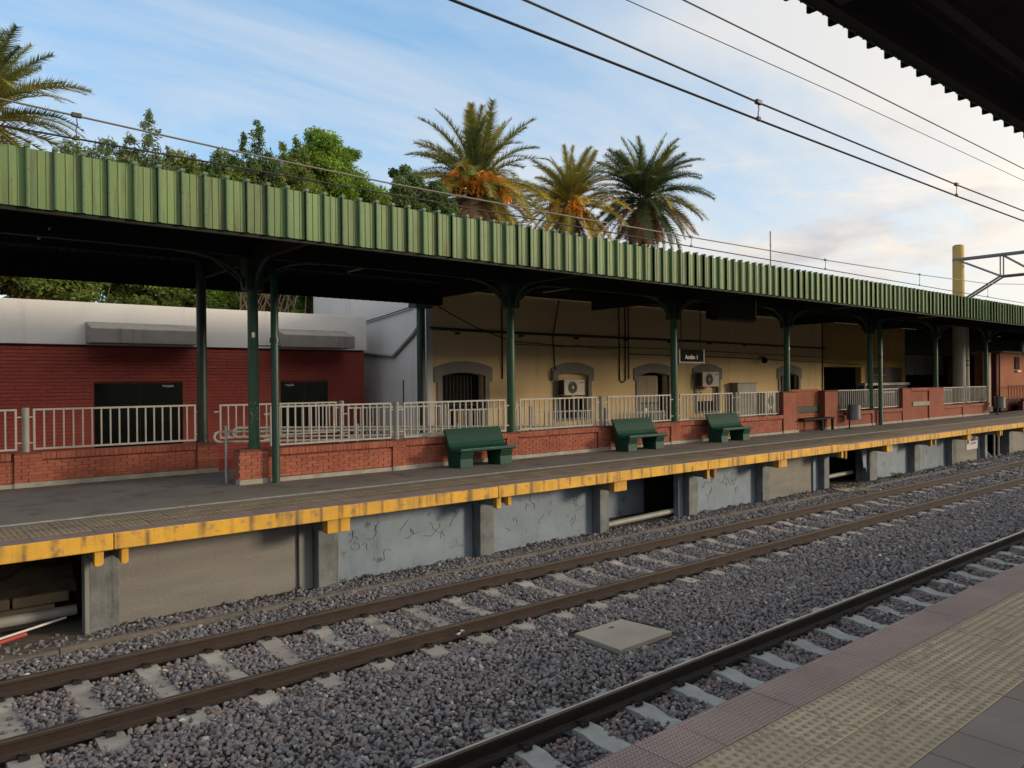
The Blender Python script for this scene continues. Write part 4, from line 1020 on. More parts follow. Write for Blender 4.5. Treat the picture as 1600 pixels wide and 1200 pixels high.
# drain on the white side wall
run('drain_pipe', [(12.90, 24.5, 3.05), (12.90, 23.3, 2.95), (12.90, 21.35, 2.77), (12.90, 20.15, 3.42), (12.90, 19.7, 3.75)], 0.06, m_palestrip, hall, 8)
run('wall_cable', [(12.9, 23.6, 3.98), (12.9, 22.2, 4.08), (12.9, 20.2, 4.28), (12.7, 19.2, 4.3)], 0.016, m_cable, hall)
run('wall_cable', [(12.9, 23.6, 3.90), (12.9, 22.0, 4.03), (12.9, 20.2, 4.20)], 0.012, m_cable, hall)
run('vent_rod', [(12.3, 19.8, 0.4), (12.3, 19.8, 2.0)], 0.02, m_cable, hall)

def aircon(x0, x1, z0, z1, yb, label, dark_left=0.28):
    t = thing('air_conditioner', ((x0 + x1) / 2, yb, z0), label, 'air conditioner', 'wall air conditioners')
    yf = yb - 0.36
    MB().box(x0, x1, yf, yb - 0.06, z0, z1).build('casing', m_acwhite, t, bevel=0.02)
    MB().box(x0 - 0.006, x0 - 0.001, yf + 0.02, yb - 0.08, z0 + 0.03, z1 - 0.03).build('side_coil', m_acdark, t)
    cx, cz, R = x0 + (x1 - x0) * 0.40, (z0 + z1) / 2, (z1 - z0) * 0.40
    MB().prism([(cx + R * math.cos(a), cz + R * math.sin(a)) for a in [2 * math.pi * k / 28 for k in range(28)]], 1, yf - 0.006, yf - 0.001).build('fan_opening', m_acdark, t)
    for q in range(1, 5):
        rr = R * q / 4.2
        MB().tube([(cx + rr * math.cos(a), yf - 0.015, cz + rr * math.sin(a)) for a in [2 * math.pi * k / 20 for k in range(21)]], 0.006, 4, cap=False).build('guard_ring', m_acwhite if q == 4 else m_trim, t)
    MB().prism([(cx + 0.05 * math.cos(a), cz + 0.05 * math.sin(a)) for a in [2 * math.pi * k / 12 for k in range(12)]], 1, yf - 0.022, yf - 0.008).build('hub', m_acwhite, t)
    MB().box(x1 - 0.26, x1 - 0.06, yf - 0.005, yf - 0.001, z1 - 0.13, z1 - 0.10).build('badge', m_acdark, t)
    for bx in (x0 + 0.12, x1 - 0.16):
        MB().box(bx, bx + 0.04, yf, yb, z0 - 0.04, z0 - 0.003).build('wall_bracket', m_acdark, t)
    MB().tube([(x0 + 0.05, yb - 0.2, z0 - 0.003), (x0 - 0.02, yb - 0.18, z0 - 0.14), (x0 + 0.12, yb - 0.15, z0 - 0.28), (x0 + 0.28, yb - 0.1, z0 - 0.2)], 0.014, 6).build('hose', m_cable, t)
aircon(18.40, 19.40, 1.42, 1.97, YB + 0.05, 'white air conditioner beneath the second grey arch of the hall')
aircon(26.20, 27.32, 1.62, 2.24, YB + 0.0, 'white air conditioner right of the black name board')
t = thing('electric_cabinet', (29.3, YB - 0.3, 0.2), 'plain grey metal cabinet standing against the cream wall', 'cabinet')
MB().box(28.62, 30.05, YB - 0.40, YB - 0.02, 0.2, 1.74).build('casing', m_cabinet, t, bevel=0.015)
MB().box(28.58, 30.09, YB - 0.44, YB - 0.01, 1.742, 1.78).build('lid', m_cabinet, t)
for k in range(7): MB().box(28.75, 29.9, YB - 0.412, YB - 0.401, 0.7 + k * 0.09, 0.73 + k * 0.09).build('louvre', m_acdark, t)
for (gx, lab) in ((30.6, 'upright white condenser with round fans standing beside the grey cabinet'),):
    t = thing('condenser', (gx, YB - 0.35, -0.98), lab, 'condenser')
    MB().box(gx, gx + 1.0, YB - 0.5, YB - 0.1, -0.98, 1.34).build('casing', m_acwhite, t, bevel=0.02)
    for cz in (0.35, 0.95):
        MB().prism([(gx + 0.45 + 0.24 * math.cos(a), cz + 0.24 * math.sin(a)) for a in [2 * math.pi * k / 20 for k in range(20)]], 1, YB - 0.508, YB - 0.501).build('fan_opening', m_acdark, t)
# security camera dome
t = thing('security_camera', (30.9, YB, 2.8), 'small black dome camera on the cream wall', 'camera')
MB().tube([(30.9, YB, 2.92), (30.9, YB - 0.25, 2.92), (30.9, YB - 0.28, 2.86)], 0.03, 8).build('arm', m_steel_dark, t)
s = MB(); R = 0.13
s.tube([(30.9, YB - 0.28, 2.87), (30.9, YB - 0.28, 2.80), (30.9, YB - 0.28, 2.70), (30.9, YB - 0.28, 2.65), (30.9, YB - 0.28, 2.63)], [0.10, 0.13, 0.125, 0.08, 0.02], 14); s.build('dome', m_signblack, t, smooth=True)
# name board
def text_mesh(body, size, mat, parent, loc, name='lettering', font_x=1.0, align='CENTER', depth=0.002):
    cu_ = bpy.data.curves.new(name, 'FONT'); cu_.body = body; cu_.size = size; cu_.align_x = align; cu_.extrude = depth; cu_.space_character = 1.02
    tmp = bpy.data.objects.new('tmp_text', cu_); COL.objects.link(tmp)
    dg_ = bpy.context.evaluated_depsgraph_get()
    me = bpy.data.meshes.new_from_object(tmp.evaluated_get(dg_)); me.name = name
    bpy.data.objects.remove(tmp); bpy.data.curves.remove(cu_)
    me.materials.clear(); me.materials.append(mat)
    o = link(name, me, parent, loc); o.rotation_euler = (math.pi / 2, 0, 0); o.scale = (font_x, 1, 1)
    return o
t = thing('name_board', (20.2, 15.2, 2.45), 'black hanging platform board lettered in white by a column', 'sign')
MB().box(19.58, 20.80, 15.17, 15.23, 2.47, 2.86).build('panel', m_signblack, t)
MB().box(19.58, 20.80, 15.163, 15.169, 2.455, 2.50).build('blue_stripe', m_signblue, t)
MB().box(20.802, 20.84, 15.15, 15.25, 2.44, 2.90).build('frame_end', m_cabinet, t)
MB().box(19.54, 19.578, 15.15, 15.25, 2.44, 2.90).build('frame_end', m_cabinet, t)
text_mesh('Andén 1', 0.20, m_signwhite, t, (20.18, 15.160, 2.585), font_x=0.95)
for hx in (19.7, 20.7): MB().box(hx - 0.012, hx + 0.012, 15.19, 15.21, 2.862, 4.6).build('hanger', m_steel_dark, t)

# ------------------------------------------------------------------ red building
RY = 22.0
rb = thing('red_building', (6, RY, -0.98), 'dark red painted brick building with white concrete parapet at left', 'building')
G1 = (4.42, 6.59, 0.32, 1.98); G2 = (9.41, 10.92, 0.40, 1.97)
MB().box(-8, 12.20, RY + 0.03, 27.5, -0.98, 2.96).build('wall_core', m_redcore, rb)
MB().box(-8, 12.26, RY - 0.07, 27.6, 2.965, 4.05).build('parapet', m_white, rb, bevel=0.01)
CH, CL = 0.089, 0.27
rbm = [brick_mesh('brick', CL - 0.004, 0.035, CH - 0.010, m_redbrick, 60 + i) for i in range(6)]
restb = MB(); singles = []
c = 0; z = -0.2
while z + CH < 2.96:
    x = -1.5 - (CL / 2 if c % 2 else 0)
    while x < 12.2 - 0.02:
        x1 = min(x + CL - 0.004, 12.197)
        if not any(x1 > g_[0] - 0.01 and x < g_[1] + 0.01 and z + CH > g_[2] and z < g_[3] for g_ in (G1, G2)):
            if z > 1.50 and x1 < 12.19 and x > 1.9 and z < 2.88: singles.append((x, z))
            else: restb.box(x, x1, RY + random.uniform(-0.004, 0.004), RY + 0.035, z, z + CH - 0.012)
        else:
            for g_ in (G1, G2):      # bricks cut to the edges of the panes
                if x1 > g_[0] - 0.01 and x < g_[1] + 0.01 and z + CH > g_[2] and z < g_[3]:
                    if x < g_[0] - 0.02: restb.box(x, g_[0] - 0.006, RY, RY + 0.035, z, z + CH - 0.012)
                    if x1 > g_[1] + 0.02: restb.box(g_[1] + 0.006, x1, RY, RY + 0.035, z, z + CH - 0.012)
        x += CL
    z += CH; c += 1
random.shuffle(singles)
singles.sort(key=lambda p: p[0])
for (x, z) in singles[:300]: link('brick', random.choice(rbm), rb, (x, RY + random.uniform(-0.005, 0.003), z))
for (x, z) in singles[300:]: restb.box(x, x + CL - 0.004, RY + random.uniform(-0.004, 0.004), RY + 0.035, z, z + CH - 0.012)
put(restb.build('more_bricks', m_redbrick, rb), kind='stuff')
for (gx0, gx1, gz0, gz1), lab in ((G1, 'large dark glass panel'), (G2, 'small dark glass panel')):
    pn = put(MB().box(gx0, gx1, RY - 0.01, RY + 0.028, gz0, gz1).build('glass_panel', m_glass, rb), lab)
    MB().box((gx0 + gx1) / 2 - 0.004, (gx0 + gx1) / 2 + 0.004, RY - 0.014, RY - 0.011, gz0, gz1).build('joint', m_grille, pn)
    # small white handwriting-like sticker line at the top right of the pane
    sx = gx1 - 0.52 if gx0 < 6 else gx0 + 0.12
    sq = MB(); pts = [(sx + 0.018 * q, RY - 0.02, gz1 - 0.085 + 0.028 * math.sin(q * 1.9) * (1 if q % 3 else 1.4)) for q in range(17)]
    sq.tube(pts, 0.009, 4); sq.build('white_script', m_signwhite, pn)
for (x0, x1, lab) in ((4.22, 6.90, 'large concrete awning'), (9.20, 11.50, 'small concrete awning')):
    aw = MB(); y0, y1 = RY - 0.72, RY - 0.071
    prof = [(y1, 3.0), (y1, 3.56), (y0, 3.36), (y0, 2.99)]
    aw.prism(prof, 0, x0, x1); put(aw.build('awning', m_awning, rb, bevel=0.02), lab)

# ------------------------------------------------------------------ kiosk and salmon building to the right
kb = thing('kiosk', (41, YB, -0.98), 'open ochre framed kiosk with white counter right of the hall', 'kiosk')
MB().box(36.68, 45.9, YB - 0.02, YB + 0.3, 2.50, 4.75).build('lintel', m_ochre, kb)
MB().box(40.55, 41.0, YB - 0.03, YB + 0.28, -0.98, 2.498).build('pillar', m_ochre, kb)
MB().box(45.48, 45.92, YB - 0.03, YB + 0.28, -0.98, 2.498).build('pillar', m_ochre, kb)
MB().box(36.68, 150, 22.6, 22.8, -0.98, 5.5).build('rear_wall', m_kgrey, kb)
MB().box(36.68, 150, YB + 0.31, 22.6, 4.7, 4.9).build('ceiling', m_soffit, kb)
MB().box(38.6, 39.9, 22.3, 22.55, -0.98, 2.1).build('dark_doorway', m_black, kb)
MB().box(41.1, 45.4, YB + 0.1, YB + 0.14, 1.7, 2.495).build('menu_board', m_kgrey, kb)
for k in range(5): MB().box(42.3 + 0.32 * k, 42.42 + 0.32 * k, YB + 0.085, YB + 0.098, 2.05, 2.12).build('price_tag', m_signwhite, kb)
MB().box(40.0, 45.4, YB - 0.5, YB - 0.06, 1.52, 1.66).build('counter_top', m_counter, kb, bevel=0.01)
MB().box(40.1, 45.3, YB - 0.42, YB - 0.1, -0.98, 1.515).build('counter_front', m_kgrey, kb)
sh = MB().box(0, 0.66, 0, 0.04, 0, 1.15).mesh('shutter_panel', m_cabinet)
for k in range(8): link('shutter_panel', sh, kb, (46.1 + 0.68 * k, YB + 0.02 + 0.015 * (k % 2), 2.08))
MB().box(46.0, 75, YB + 0.3, YB + 0.35, -0.98, 3.24).build('stall_void', m_black, kb)
MB().box(46.0, 150, YB, YB + 0.3, 3.25, 4.75).build('header', m_steel_dark, kb)
MB().box(52.2, 53.6, YB - 0.02, YB + 0.05, 1.5, 3.1).build('beige_board', m_shutter, kb)
MB().box(36.9, 39.0, 16.9, 17.5, 1.28, 1.55).build('canvas_cover', m_steel_dark, kb, bevel=0.08)
MB().box(36.8, 46.0, 16.6, 17.2, 1.20, 1.275).build('outer_shelf', m_counter, kb)
MB().box(36.9, 45.9, 16.7, 17.1, -0.98, 1.195).build('outer_front', m_kgrey, kb)
ob = thing('salmon_building', (54, 15.5, 0), 'salmon orange rendered building at the far right under the canopy', 'building')
MB().box(48.7, 75, 15.5, 16.8, 0.66, 3.28).build('wall', m_orange, ob)
MB().box(48.65, 75, 15.45, 16.8, 0.0, 0.655).build('base_course', m_darkred, ob)
MB().box(48.5, 75, 15.3, 16.9, 3.285, 3.36).build('slab_roof', m_palestrip, ob)
MB().box(48.3, 48.64, 15.55, 16.2, 0.0, 3.2).build('side_wall_shade', m_darkred, ob)  # dark strip stands in for the shade on the salmon side wall
MB().box(51.0, 51.7, 15.44, 15.498, 2.35, 3.05).build('speaker_plate', m_black, ob)
MB().box(51.05, 51.65, 15.34, 15.44, 2.2, 2.28).build('speaker_shelf', m_signwhite, ob)
t = thing('beige_post', (47.1, 15.65, 0), 'pale square post beside the salmon building', 'post')
MB().box(46.95, 47.3, 15.5, 15.8, 0.3, 3.25).build('shaft', m_shutter, t)
MB().box(46.85, 47.4, 15.45, 15.85, 0.0, 0.3).build('foot', m_kgrey, t)
railing(49.0, 52.8, 15.2, 0.66, 1.40, 'thin brown railing on the salmon building', mat=m_darkred, pitch=0.45)
t = thing('potted_ledge', (51, 15.1, 0), 'low dark planter box before the salmon building', 'planter')
MB().box(50.2, 53.5, 14.85, 15.1, 0.0, 0.52).build('box', m_darkred, t)
for k in range(3): MB().box(50.5 + 0.6 * k, 50.8 + 0.6 * k, 14.9, 15.05, 0.52, 0.62).build('pot', m_black, t)
t = thing('platform_clock', (47.6, 14.0, 3.4), 'round pale clock hanging under the canopy at far right', 'clock')
cx, cz = 47.75, 3.46
MB().prism([(cx + 0.42 * math.cos(a), cz + 0.42 * math.sin(a)) for a in [2 * math.pi * k / 28 for k in range(28)]], 1, 13.96, 14.06).build('case', m_palestrip, t)
for k in range(12):
    a = 2 * math.pi * k / 12
    MB().box(cx + 0.34 * math.cos(a) - 0.02, cx + 0.34 * math.cos(a) + 0.02, 13.952, 13.959, cz + 0.34 * math.sin(a) - 0.035, cz + 0.34 * math.sin(a) + 0.035).build('hour_mark', m_black, t)
MB().box(cx - 0.02, cx + 0.02, 13.95, 13.958, cz, cz + 0.28).build('hand', m_black, t)
MB().box(cx - 0.03, cx + 0.03, 13.98, 14.04, cz + 0.42, 4.6).build('hanger', m_steel_dark, t)

# warning board on the platform support
t = thing('warning_board', (34.3, 11.93, -0.95), 'small white warning board with navy lettering on grey platform support', 'sign')
MB().box(33.66, 35.02, 11.925, 11.945, -1.0, -0.49).build('panel', m_board, t)
text_mesh('Prohibido cruzar', 0.145, m_navy, t, (34.42, 11.922, -0.66), font_x=0.80)
text_mesh('por las vías', 0.145, m_navy, t, (34.36, 11.922, -0.80), font_x=0.80)
s = MB(); s.tube([(33.80 + 0.07 * math.cos(a), 11.920, -0.68 + 0.10 * math.sin(a)) for a in [2 * math.pi * k / 18 for k in range(19)]], 0.012, 4, cap=False); s.tube([(33.75, 11.920, -0.61), (33.86, 11.920, -0.75)], 0.012, 4); s.build('symbol', m_redprint, t)
MB().box(33.78, 33.82, 11.921, 11.924, -0.74, -0.62).build('figure', m_navy, t)
MB().box(34.82, 34.95, 11.921, 11.924, -0.97, -0.93).build('mark', m_navy, t)

# pipes and clutter in the open bays
t = thing('drain_pipe', (0.5, 12.25, -1.2), 'long grey pipe lying in the open platform bay at left', 'pipe', 'grey pipes under the platform')
MB().tube([(-3, 12.32, -1.28), (2.2, 12.25, -1.22)], 0.075, 14).build('pipe_run', m_pvc, t, smooth=True)
t = thing('drain_pipe', (14, 12.2, -1.3), 'grey pipe in the open bay left of the blue panels', 'pipe', 'grey pipes under the platform')
MB().tube([(12.4, 12.15, -1.40), (15.3, 12.1, -1.33)], 0.07, 12).build('pipe_run', m_pvc, t, smooth=True)
t = thing('drain_pipe', (23.5, 12.2, -1.25), 'grey pipe in the dark bay by the torn panel', 'pipe', 'grey pipes under the platform')
MB().tube([(22.3, 12.3, -1.22), (24.9, 12.3, -1.18)], 0.07, 12).build('pipe_run', m_pvc, t, smooth=True)
t = thing('striped_pole', (1.6, 11.9, -1.4), 'fallen red and white striped pole in the open bay', 'pole')
P0, P1 = Vector((0.95, 11.75, -1.40)), Vector((2.05, 12.05, -1.30))
MB().tube([P0, P0.lerp(P1, 0.55)], 0.028, 8).build('red_length', m_redprint, t)
MB().tube([P0 + Vector((0.0, 0.05, 0.035)), P1 + Vector((0, 0.05, 0.03))], 0.016, 8).build('white_length', m_litter, t)
t = thing('leaning_plank', (35.6, 12.0, -1.4), 'pale plank leaning in the open bay near the warning board', 'plank')
MB().tube([(35.4, 11.6, -1.42), (36.3, 12.3, -1.0)], 0.06, 4).build('board', m_board, t)
for px in (36.2, 36.7):
    t = thing('prop_post', (px, 11.8, -1.4), 'thin %s steel prop in the last open bay' % ('left' if px < 36.5 else 'right'), 'post', 'steel props')
    MB().box(px, px + 0.06, 11.75, 11.81, -1.5, -0.23).build('shaft', m_pvc, t)
# litter
def litter(x, y, z, s, label, seed, mat=None):
    rr = random.Random(seed); t = thing('litter', (x, y, z), label, 'litter', 'scraps of litter')
    n = 6; vs = [(x, y, z + 0.5 * s)] + [(x + s * rr.uniform(0.5, 1) * math.cos(2 * math.pi * q / n), y + s * rr.uniform(0.5, 1) * math.sin(2 * math.pi * q / n), z + s * rr.uniform(-0.1, 0.6)) for q in range(n)] + [(x + 0.2 * s, y, z - 0.25 * s)]
    MB().add(vs, [(0, 1 + q, 1 + (q + 1) % n) for q in range(n)] + [(n + 1, 1 + (q + 1) % n, 1 + q) for q in range(n)]).build('crumpled_paper', mat or m_litter, t)
litter(5.9, 8.20, -1.39, 0.055, 'crumpled white paper right beside the rusty near rail', 1)
litter(5.99, 8.24, -1.375, 0.04, 'smaller white scrap touching the crumpled paper by rail', 2)
litter(2.34, 7.93, -1.40, 0.06, 'white plastic scrap by a sleeper end at lower left', 3)
litter(31.9, 11.02, -1.38, 0.10, 'white scrap near the distant warning board', 4)
litter(1.35, 10.35, -1.40, 0.045, 'white scrap beyond the far rail at the left edge', 5)
litter(2.63, 9.55, -1.43, 0.03, 'tiny white scrap inside the rusty track', 6)
litter(14.4, 6.6, -1.38, 0.05, 'pale greenish scrap in ballast left of polished rail', 7)
# dry grass and weeds by the far kerb
def tuft(x, y, z, n, h, spread, mat, label, name):
    t = thing(name, (x, y, z), label, 'weed'); mb = MB()
    for q in range(n):
        a = random.uniform(0, 6.28); d = random.uniform(0, spread); bx, by = x + d * 0.4 * math.cos(a), y + d * 0.4 * math.sin(a)
        hh = h * random.uniform(0.5, 1); w_ = 0.018 if name != 'dry_straw' else 0.012
        tip = (bx + d * math.cos(a), by + d * math.sin(a), z + hh)
        mb.add([(bx - w_, by, z), (bx + w_, by, z), ((bx + tip[0]) / 2 + w_, (by + tip[1]) / 2, z + hh * 0.7), tip], [(0, 1, 2, 3)])
    mb.build('blades', mat, t)
m_weed = M('weed_green', (0.06, 0.10, 0.03), (0.09, 0.13, 0.04), 8, 0.7)
m_straw = M('straw', (0.42, 0.38, 0.22), (0.34, 0.30, 0.18), 8, 0.8)
tuft(26.4, 11.5, -1.43, 60, 0.20, 0.22, m_weed, 'small green weed at the foot of the far platform', 'weed')
tuft(22.2, 10.95, -1.40, 50, 0.12, 0.55, m_straw, 'pile of pale straw beyond the far rail', 'dry_straw')
tuft(23.2, 11.75, -1.44, 70, 0.10, 0.5, m_weed, 'low green grass before the dark open bay', 'weed')

# ================================================================== OVERHEAD LINE
def cat_wire(pts, r, mat, parent, name):
    return MB().tube(pts, r, 6).build(name, mat, parent)
def sag(x0, x1, y, z0, z1, s, n=24):
    out = []
    for i in range(n + 1):
        u = i / n; out.append((x0 + (x1 - x0) * u, y, z0 + (z1 - z0) * u - s * 4 * u * (1 - u)))
    return out
def dropper(parent, x, y, zt, zb):
    MB().tube([(x, y, zt - 0.03), (x + 0.008, y, zt - 0.4 * (zt - zb)), (x - 0.008, y, zt - 0.6 * (zt - zb)), (x, y, zb + 0.02)], 0.006, 5).build('dropper_link', m_insul, parent)
    MB().box(x - 0.05, x + 0.05, y - 0.022, y + 0.022, zt - 0.02, zt + 0.03).build('clamp', m_insul, parent, bevel=0.01)
    MB().box(x - 0.03, x + 0.03, y - 0.015, y + 0.015, zb - 0.012, zb + 0.035).build('clamp', m_insul, parent, bevel=0.008)
ln = thing('overhead_line', (8, 4.6, 4.8), 'thick contact and carrier wires over the near track', 'overhead wire', 'overhead lines')
cat_wire([(-8, 4.6, 4.76), (3.3, 4.6, 4.735), (7.3, 4.6, 4.70), (12.7, 4.6, 4.675), (42, 4.6, 4.66)], 0.0115, m_wire, ln, 'contact_wire')
cat_wire([(-8, 4.6, 5.12), (4.0, 4.6, 4.955), (7.3, 4.6, 4.885), (12.66, 4.6, 4.845), (18, 4.6, 4.86), (30, 4.6, 5.2), (42, 4.6, 6.1)], 0.0105, m_wire, ln, 'carrier_wire')
for (x, zt, zb) in ((7.32, 4.885, 4.70), (12.67, 4.845, 4.675), (18.0, 4.86, 4.672), (2.0, 4.98, 4.738)): dropper(ln, x, 4.6, zt, zb)
ln = thing('overhead_line', (9, 4.6, 5.5), 'thin feeder wire highest above the near track', 'overhead wire', 'overhead lines')
cat_wire([(-8, 4.6, 5.50), (6.0, 4.6, 5.585), (9.3, 4.6, 5.60), (15.7, 4.6, 5.60), (42, 4.6, 5.75)], 0.008, m_wire, ln, 'feeder_wire')
ln = thing('overhead_line', (9, 4.6, 5.3), 'finest wire between feeder and carrier above the near track', 'overhead wire', 'overhead lines')
cat_wire([(-8, 4.6, 5.25), (5.15, 4.6, 5.33), (9.0, 4.6, 5.375), (15.7, 4.6, 5.39), (42, 4.6, 5.5)], 0.0045, m_wire, ln, 'earth_wire')
ln = thing('overhead_line', (9, 9.15, 4.6), 'contact and carrier wires over the far track before the green fascia', 'overhead wire', 'overhead lines')
cat_wire([(-12, 9.15, 5.6), (-4, 9.15, 5.05), (1.0, 9.15, 4.80), (3.2, 9.15, 4.715), (5.4, 9.15, 4.665), (9, 9.15, 4.655), (12.2, 9.15, 4.68), (17.3, 9.15, 4.72), (22.5, 9.15, 4.80), (27.7, 9.15, 4.93), (42, 9.15, 5.9)], 0.011, m_wire_pale, ln, 'carrier_wire')
cat_wire([(-12, 9.15, 4.54), (1, 9.15, 4.535), (5.4, 9.15, 4.515), (12.2, 9.15, 4.50), (22.5, 9.15, 4.50), (42, 9.15, 4.5)], 0.0105, m_wire, ln, 'contact_wire')
for (x, zt, zb) in ((1.70, 4.775, 4.53), (12.2, 4.68, 4.50), (17.33, 4.72, 4.50), (22.54, 4.80, 4.50), (27.7, 4.93, 4.50)): dropper(ln, x, 9.15, zt, zb)
# portal: concrete pole through the canopy and a lattice boom over the tracks
PX, PY = 42.3, 15.3
t = thing('catenary_portal', (PX, PY, 0), 'ochre topped concrete pole carrying a grey lattice boom over the tracks', 'catenary portal')
MB().tube([(PX, PY, -1), (PX, PY, 5.0)], [0.30, 0.28], 16).build('pole_foot', m_polegrey, t, smooth=True)
MB().tube([(PX, PY, 5.0), (PX, PY, 8.55)], [0.28, 0.26], 16).build('pole_top', m_poleyel, t, smooth=True)
MB().tube([(PX, PY, 8.55), (PX, PY, 8.60)], [0.235, 0.20], 16).build('pole_cap', m_kerb, t)
pp = thing('pale_post', (43.15, 15.3, 0), 'slim pale round post with two dark straps behind the last railing', 'post')
MB().tube([(43.15, 15.3, 0), (43.15, 15.3, 4.7)], [0.185, 0.15], 16).build('shaft', m_polegrey, pp, smooth=True)
for z in (2.72, 2.50): MB().tube([(43.15, 15.3, z), (43.15, 15.3, z + 0.05)], 0.18, 16).build('strap', m_steel_dark, pp)
MB().tube([(PX, PY, 7.78), (PX, PY, 7.90)], 0.27, 16).build('collar', m_galv, t)
zt_, zl_ = 7.86, 6.80
for dx in (-0.22, 0.22):
    MB().box(PX + dx - 0.05, PX + dx + 0.05, 1.6, PY - 0.1, zt_ - 0.05, zt_ + 0.05).build('top_chord', m_galv, t)
    MB().tube([(PX + dx, PY - 0.2, 5.75), (PX + dx, 13.35, zl_), (PX + dx, 1.6, zl_)], 0.055, 5).build('lower_chord', m_galv, t)
    ysn = [13.35 - 1.45 * k for k in range(9)]
    MB().tube([(PX + dx, PY - 0.25, 7.7), (PX + dx, 13.35, zl_)], 0.04, 5).build('diagonal', m_galv, t)
    for k in range(8):
        MB().tube([(PX + dx, ysn[k], zl_), (PX + dx, ysn[k], zt_)], 0.035, 5).build('upright', m_galv, t)
        MB().tube([(PX + dx, ysn[k], zt_), (PX + dx, ysn[k + 1], zl_)], 0.035, 5).build('diagonal', m_galv, t)
for yy in (4.6, 9.15): MB().box(PX - 0.04, PX + 0.04, yy - 0.04, yy + 0.04, 5.5, zl_).build('drop_tube', m_galv, t)
MB().tube([(PX, 1.4, -1.5), (PX, 1.4, 8.5)], [0.30, 0.22], 16).build('pole_foot', m_polegrey, t)
t = thing('antenna_mast', (48.9, 30, 0), 'thin bare antenna mast rising behind the canopy', 'mast')
MB().tube([(49.1, 30, -0.9), (49.1, 30, 12.4)], 0.045, 6).build('tube', m_galv, t)
for z in (12.2, 11.4): MB().box(48.95, 49.25, 29.98, 30.02, z, z + 0.04).build('arm', m_galv, t)

# ================================================================== NEAR CANOPY AND LIGHT BLOCKERS ADDED BEHIND THE CAMERA
nc = thing('platform_canopy', (10, 0, 4.5), 'dark canopy underside with ribbed sheet edge at upper right', 'canopy')
nm = fascia_panel_mesh('near_fascia_panel', 4.55, 5.28, 1.0)
x = 1.2
while x < 40: link('fascia_panel', nm, nc, (x, 2.80, random.uniform(-0.004, 0.004))); x += PW
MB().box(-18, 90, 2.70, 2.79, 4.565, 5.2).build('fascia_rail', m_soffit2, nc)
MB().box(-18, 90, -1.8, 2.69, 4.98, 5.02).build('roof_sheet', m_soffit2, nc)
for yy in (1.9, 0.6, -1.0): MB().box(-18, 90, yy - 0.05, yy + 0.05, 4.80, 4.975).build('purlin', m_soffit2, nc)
for k in range(14): MB().box(-14.06 + 6.4 * k, -13.94 + 6.4 * k, -1.75, 2.65, 4.55, 4.79).build('cross_beam', m_soffit2, nc)
MB().box(2.6, 12, 2.2, 2.28, 4.60, 4.68).build('conduit', m_soffit2, nc)
nw = thing('light_blocker_wall', (20, -6.3, 0), 'unseen plain wall added behind the near platform to block light', 'wall')  # added out of view to cut the low light under the canopies
MB().box(-30, 110, -6.6, -6.1, -1.8, 2.4).build('wall_face', m_blocker, nw)
MB().box(-30, 110, -6.7, -6.0, 2.4, 2.52).build('coping', m_kerb, nw)
sr = thing('light_blocker_row', (20, -45, -1.8), 'unseen long row of houses added to block low horizon light', 'building')  # added out of view, keeps horizon light off the upper hall wall
MB().box(-60, 140, -52, -42, -1.8, 7.6).build('wall', m_blocker, sr)
MB().box(-60.5, 140.5, -52.5, -41.6, 7.6, 7.95).build('cornice', m_kerb, sr)
for k in range(5): MB().tube([(-7.6 + 6.4 * k, -0.6, 0), (-7.6 + 6.4 * k, -0.6, 4.55)], 0.11, 12).build('column', m_coldark, nc)

# ================================================================== VEGETATION
def leaf_cloud(centers, radii, counts, size, seed, aspect=2.4, up_bias=0.0, shell=0.55):
    rg = np.random.default_rng(seed); P_, T_ = [], []
    for c, r, n in zip(centers, radii, counts):
        d = rg.normal(size=(n, 3)); d /= np.linalg.norm(d, axis=1)[:, None]
        rad = (shell + (1 - shell) * rg.random(n)) ** 1.0 * rg.uniform(0.55, 1.08, n)
        p = np.asarray(c) + d * rad[:, None] * np.asarray(r)
        P_.append(p); T_.append(np.clip(rg.normal(0.5, 0.2) * 0.5 + rg.normal(0.27, 0.17, n), 0, 1))
    p = np.concatenate(P_); t = np.concatenate(T_); n = len(p)
    a = rg.normal(size=(n, 3)); a[:, 2] = a[:, 2] * 0.7 + up_bias; a /= np.linalg.norm(a, axis=1)[:, None]
    b_ = np.cross(a, rg.normal(size=(n, 3))); b_ /= np.linalg.norm(b_, axis=1)[:, None]
    L = size * rg.uniform(0.6, 1.25, n)[:, None]; W = L / aspect
    v = np.stack([p - a * L * 0.5, p + b_ * W * 0.5, p + a * L * 0.5, p - b_ * W * 0.5], 1).reshape(-1, 3)
    return v, np.arange(n * 4).reshape(-1, 4), np.repeat(t, 4)
def crown_mesh(name, mat, *a, **k):
    v, f, t = leaf_cloud(*a, **k); return v, f, t
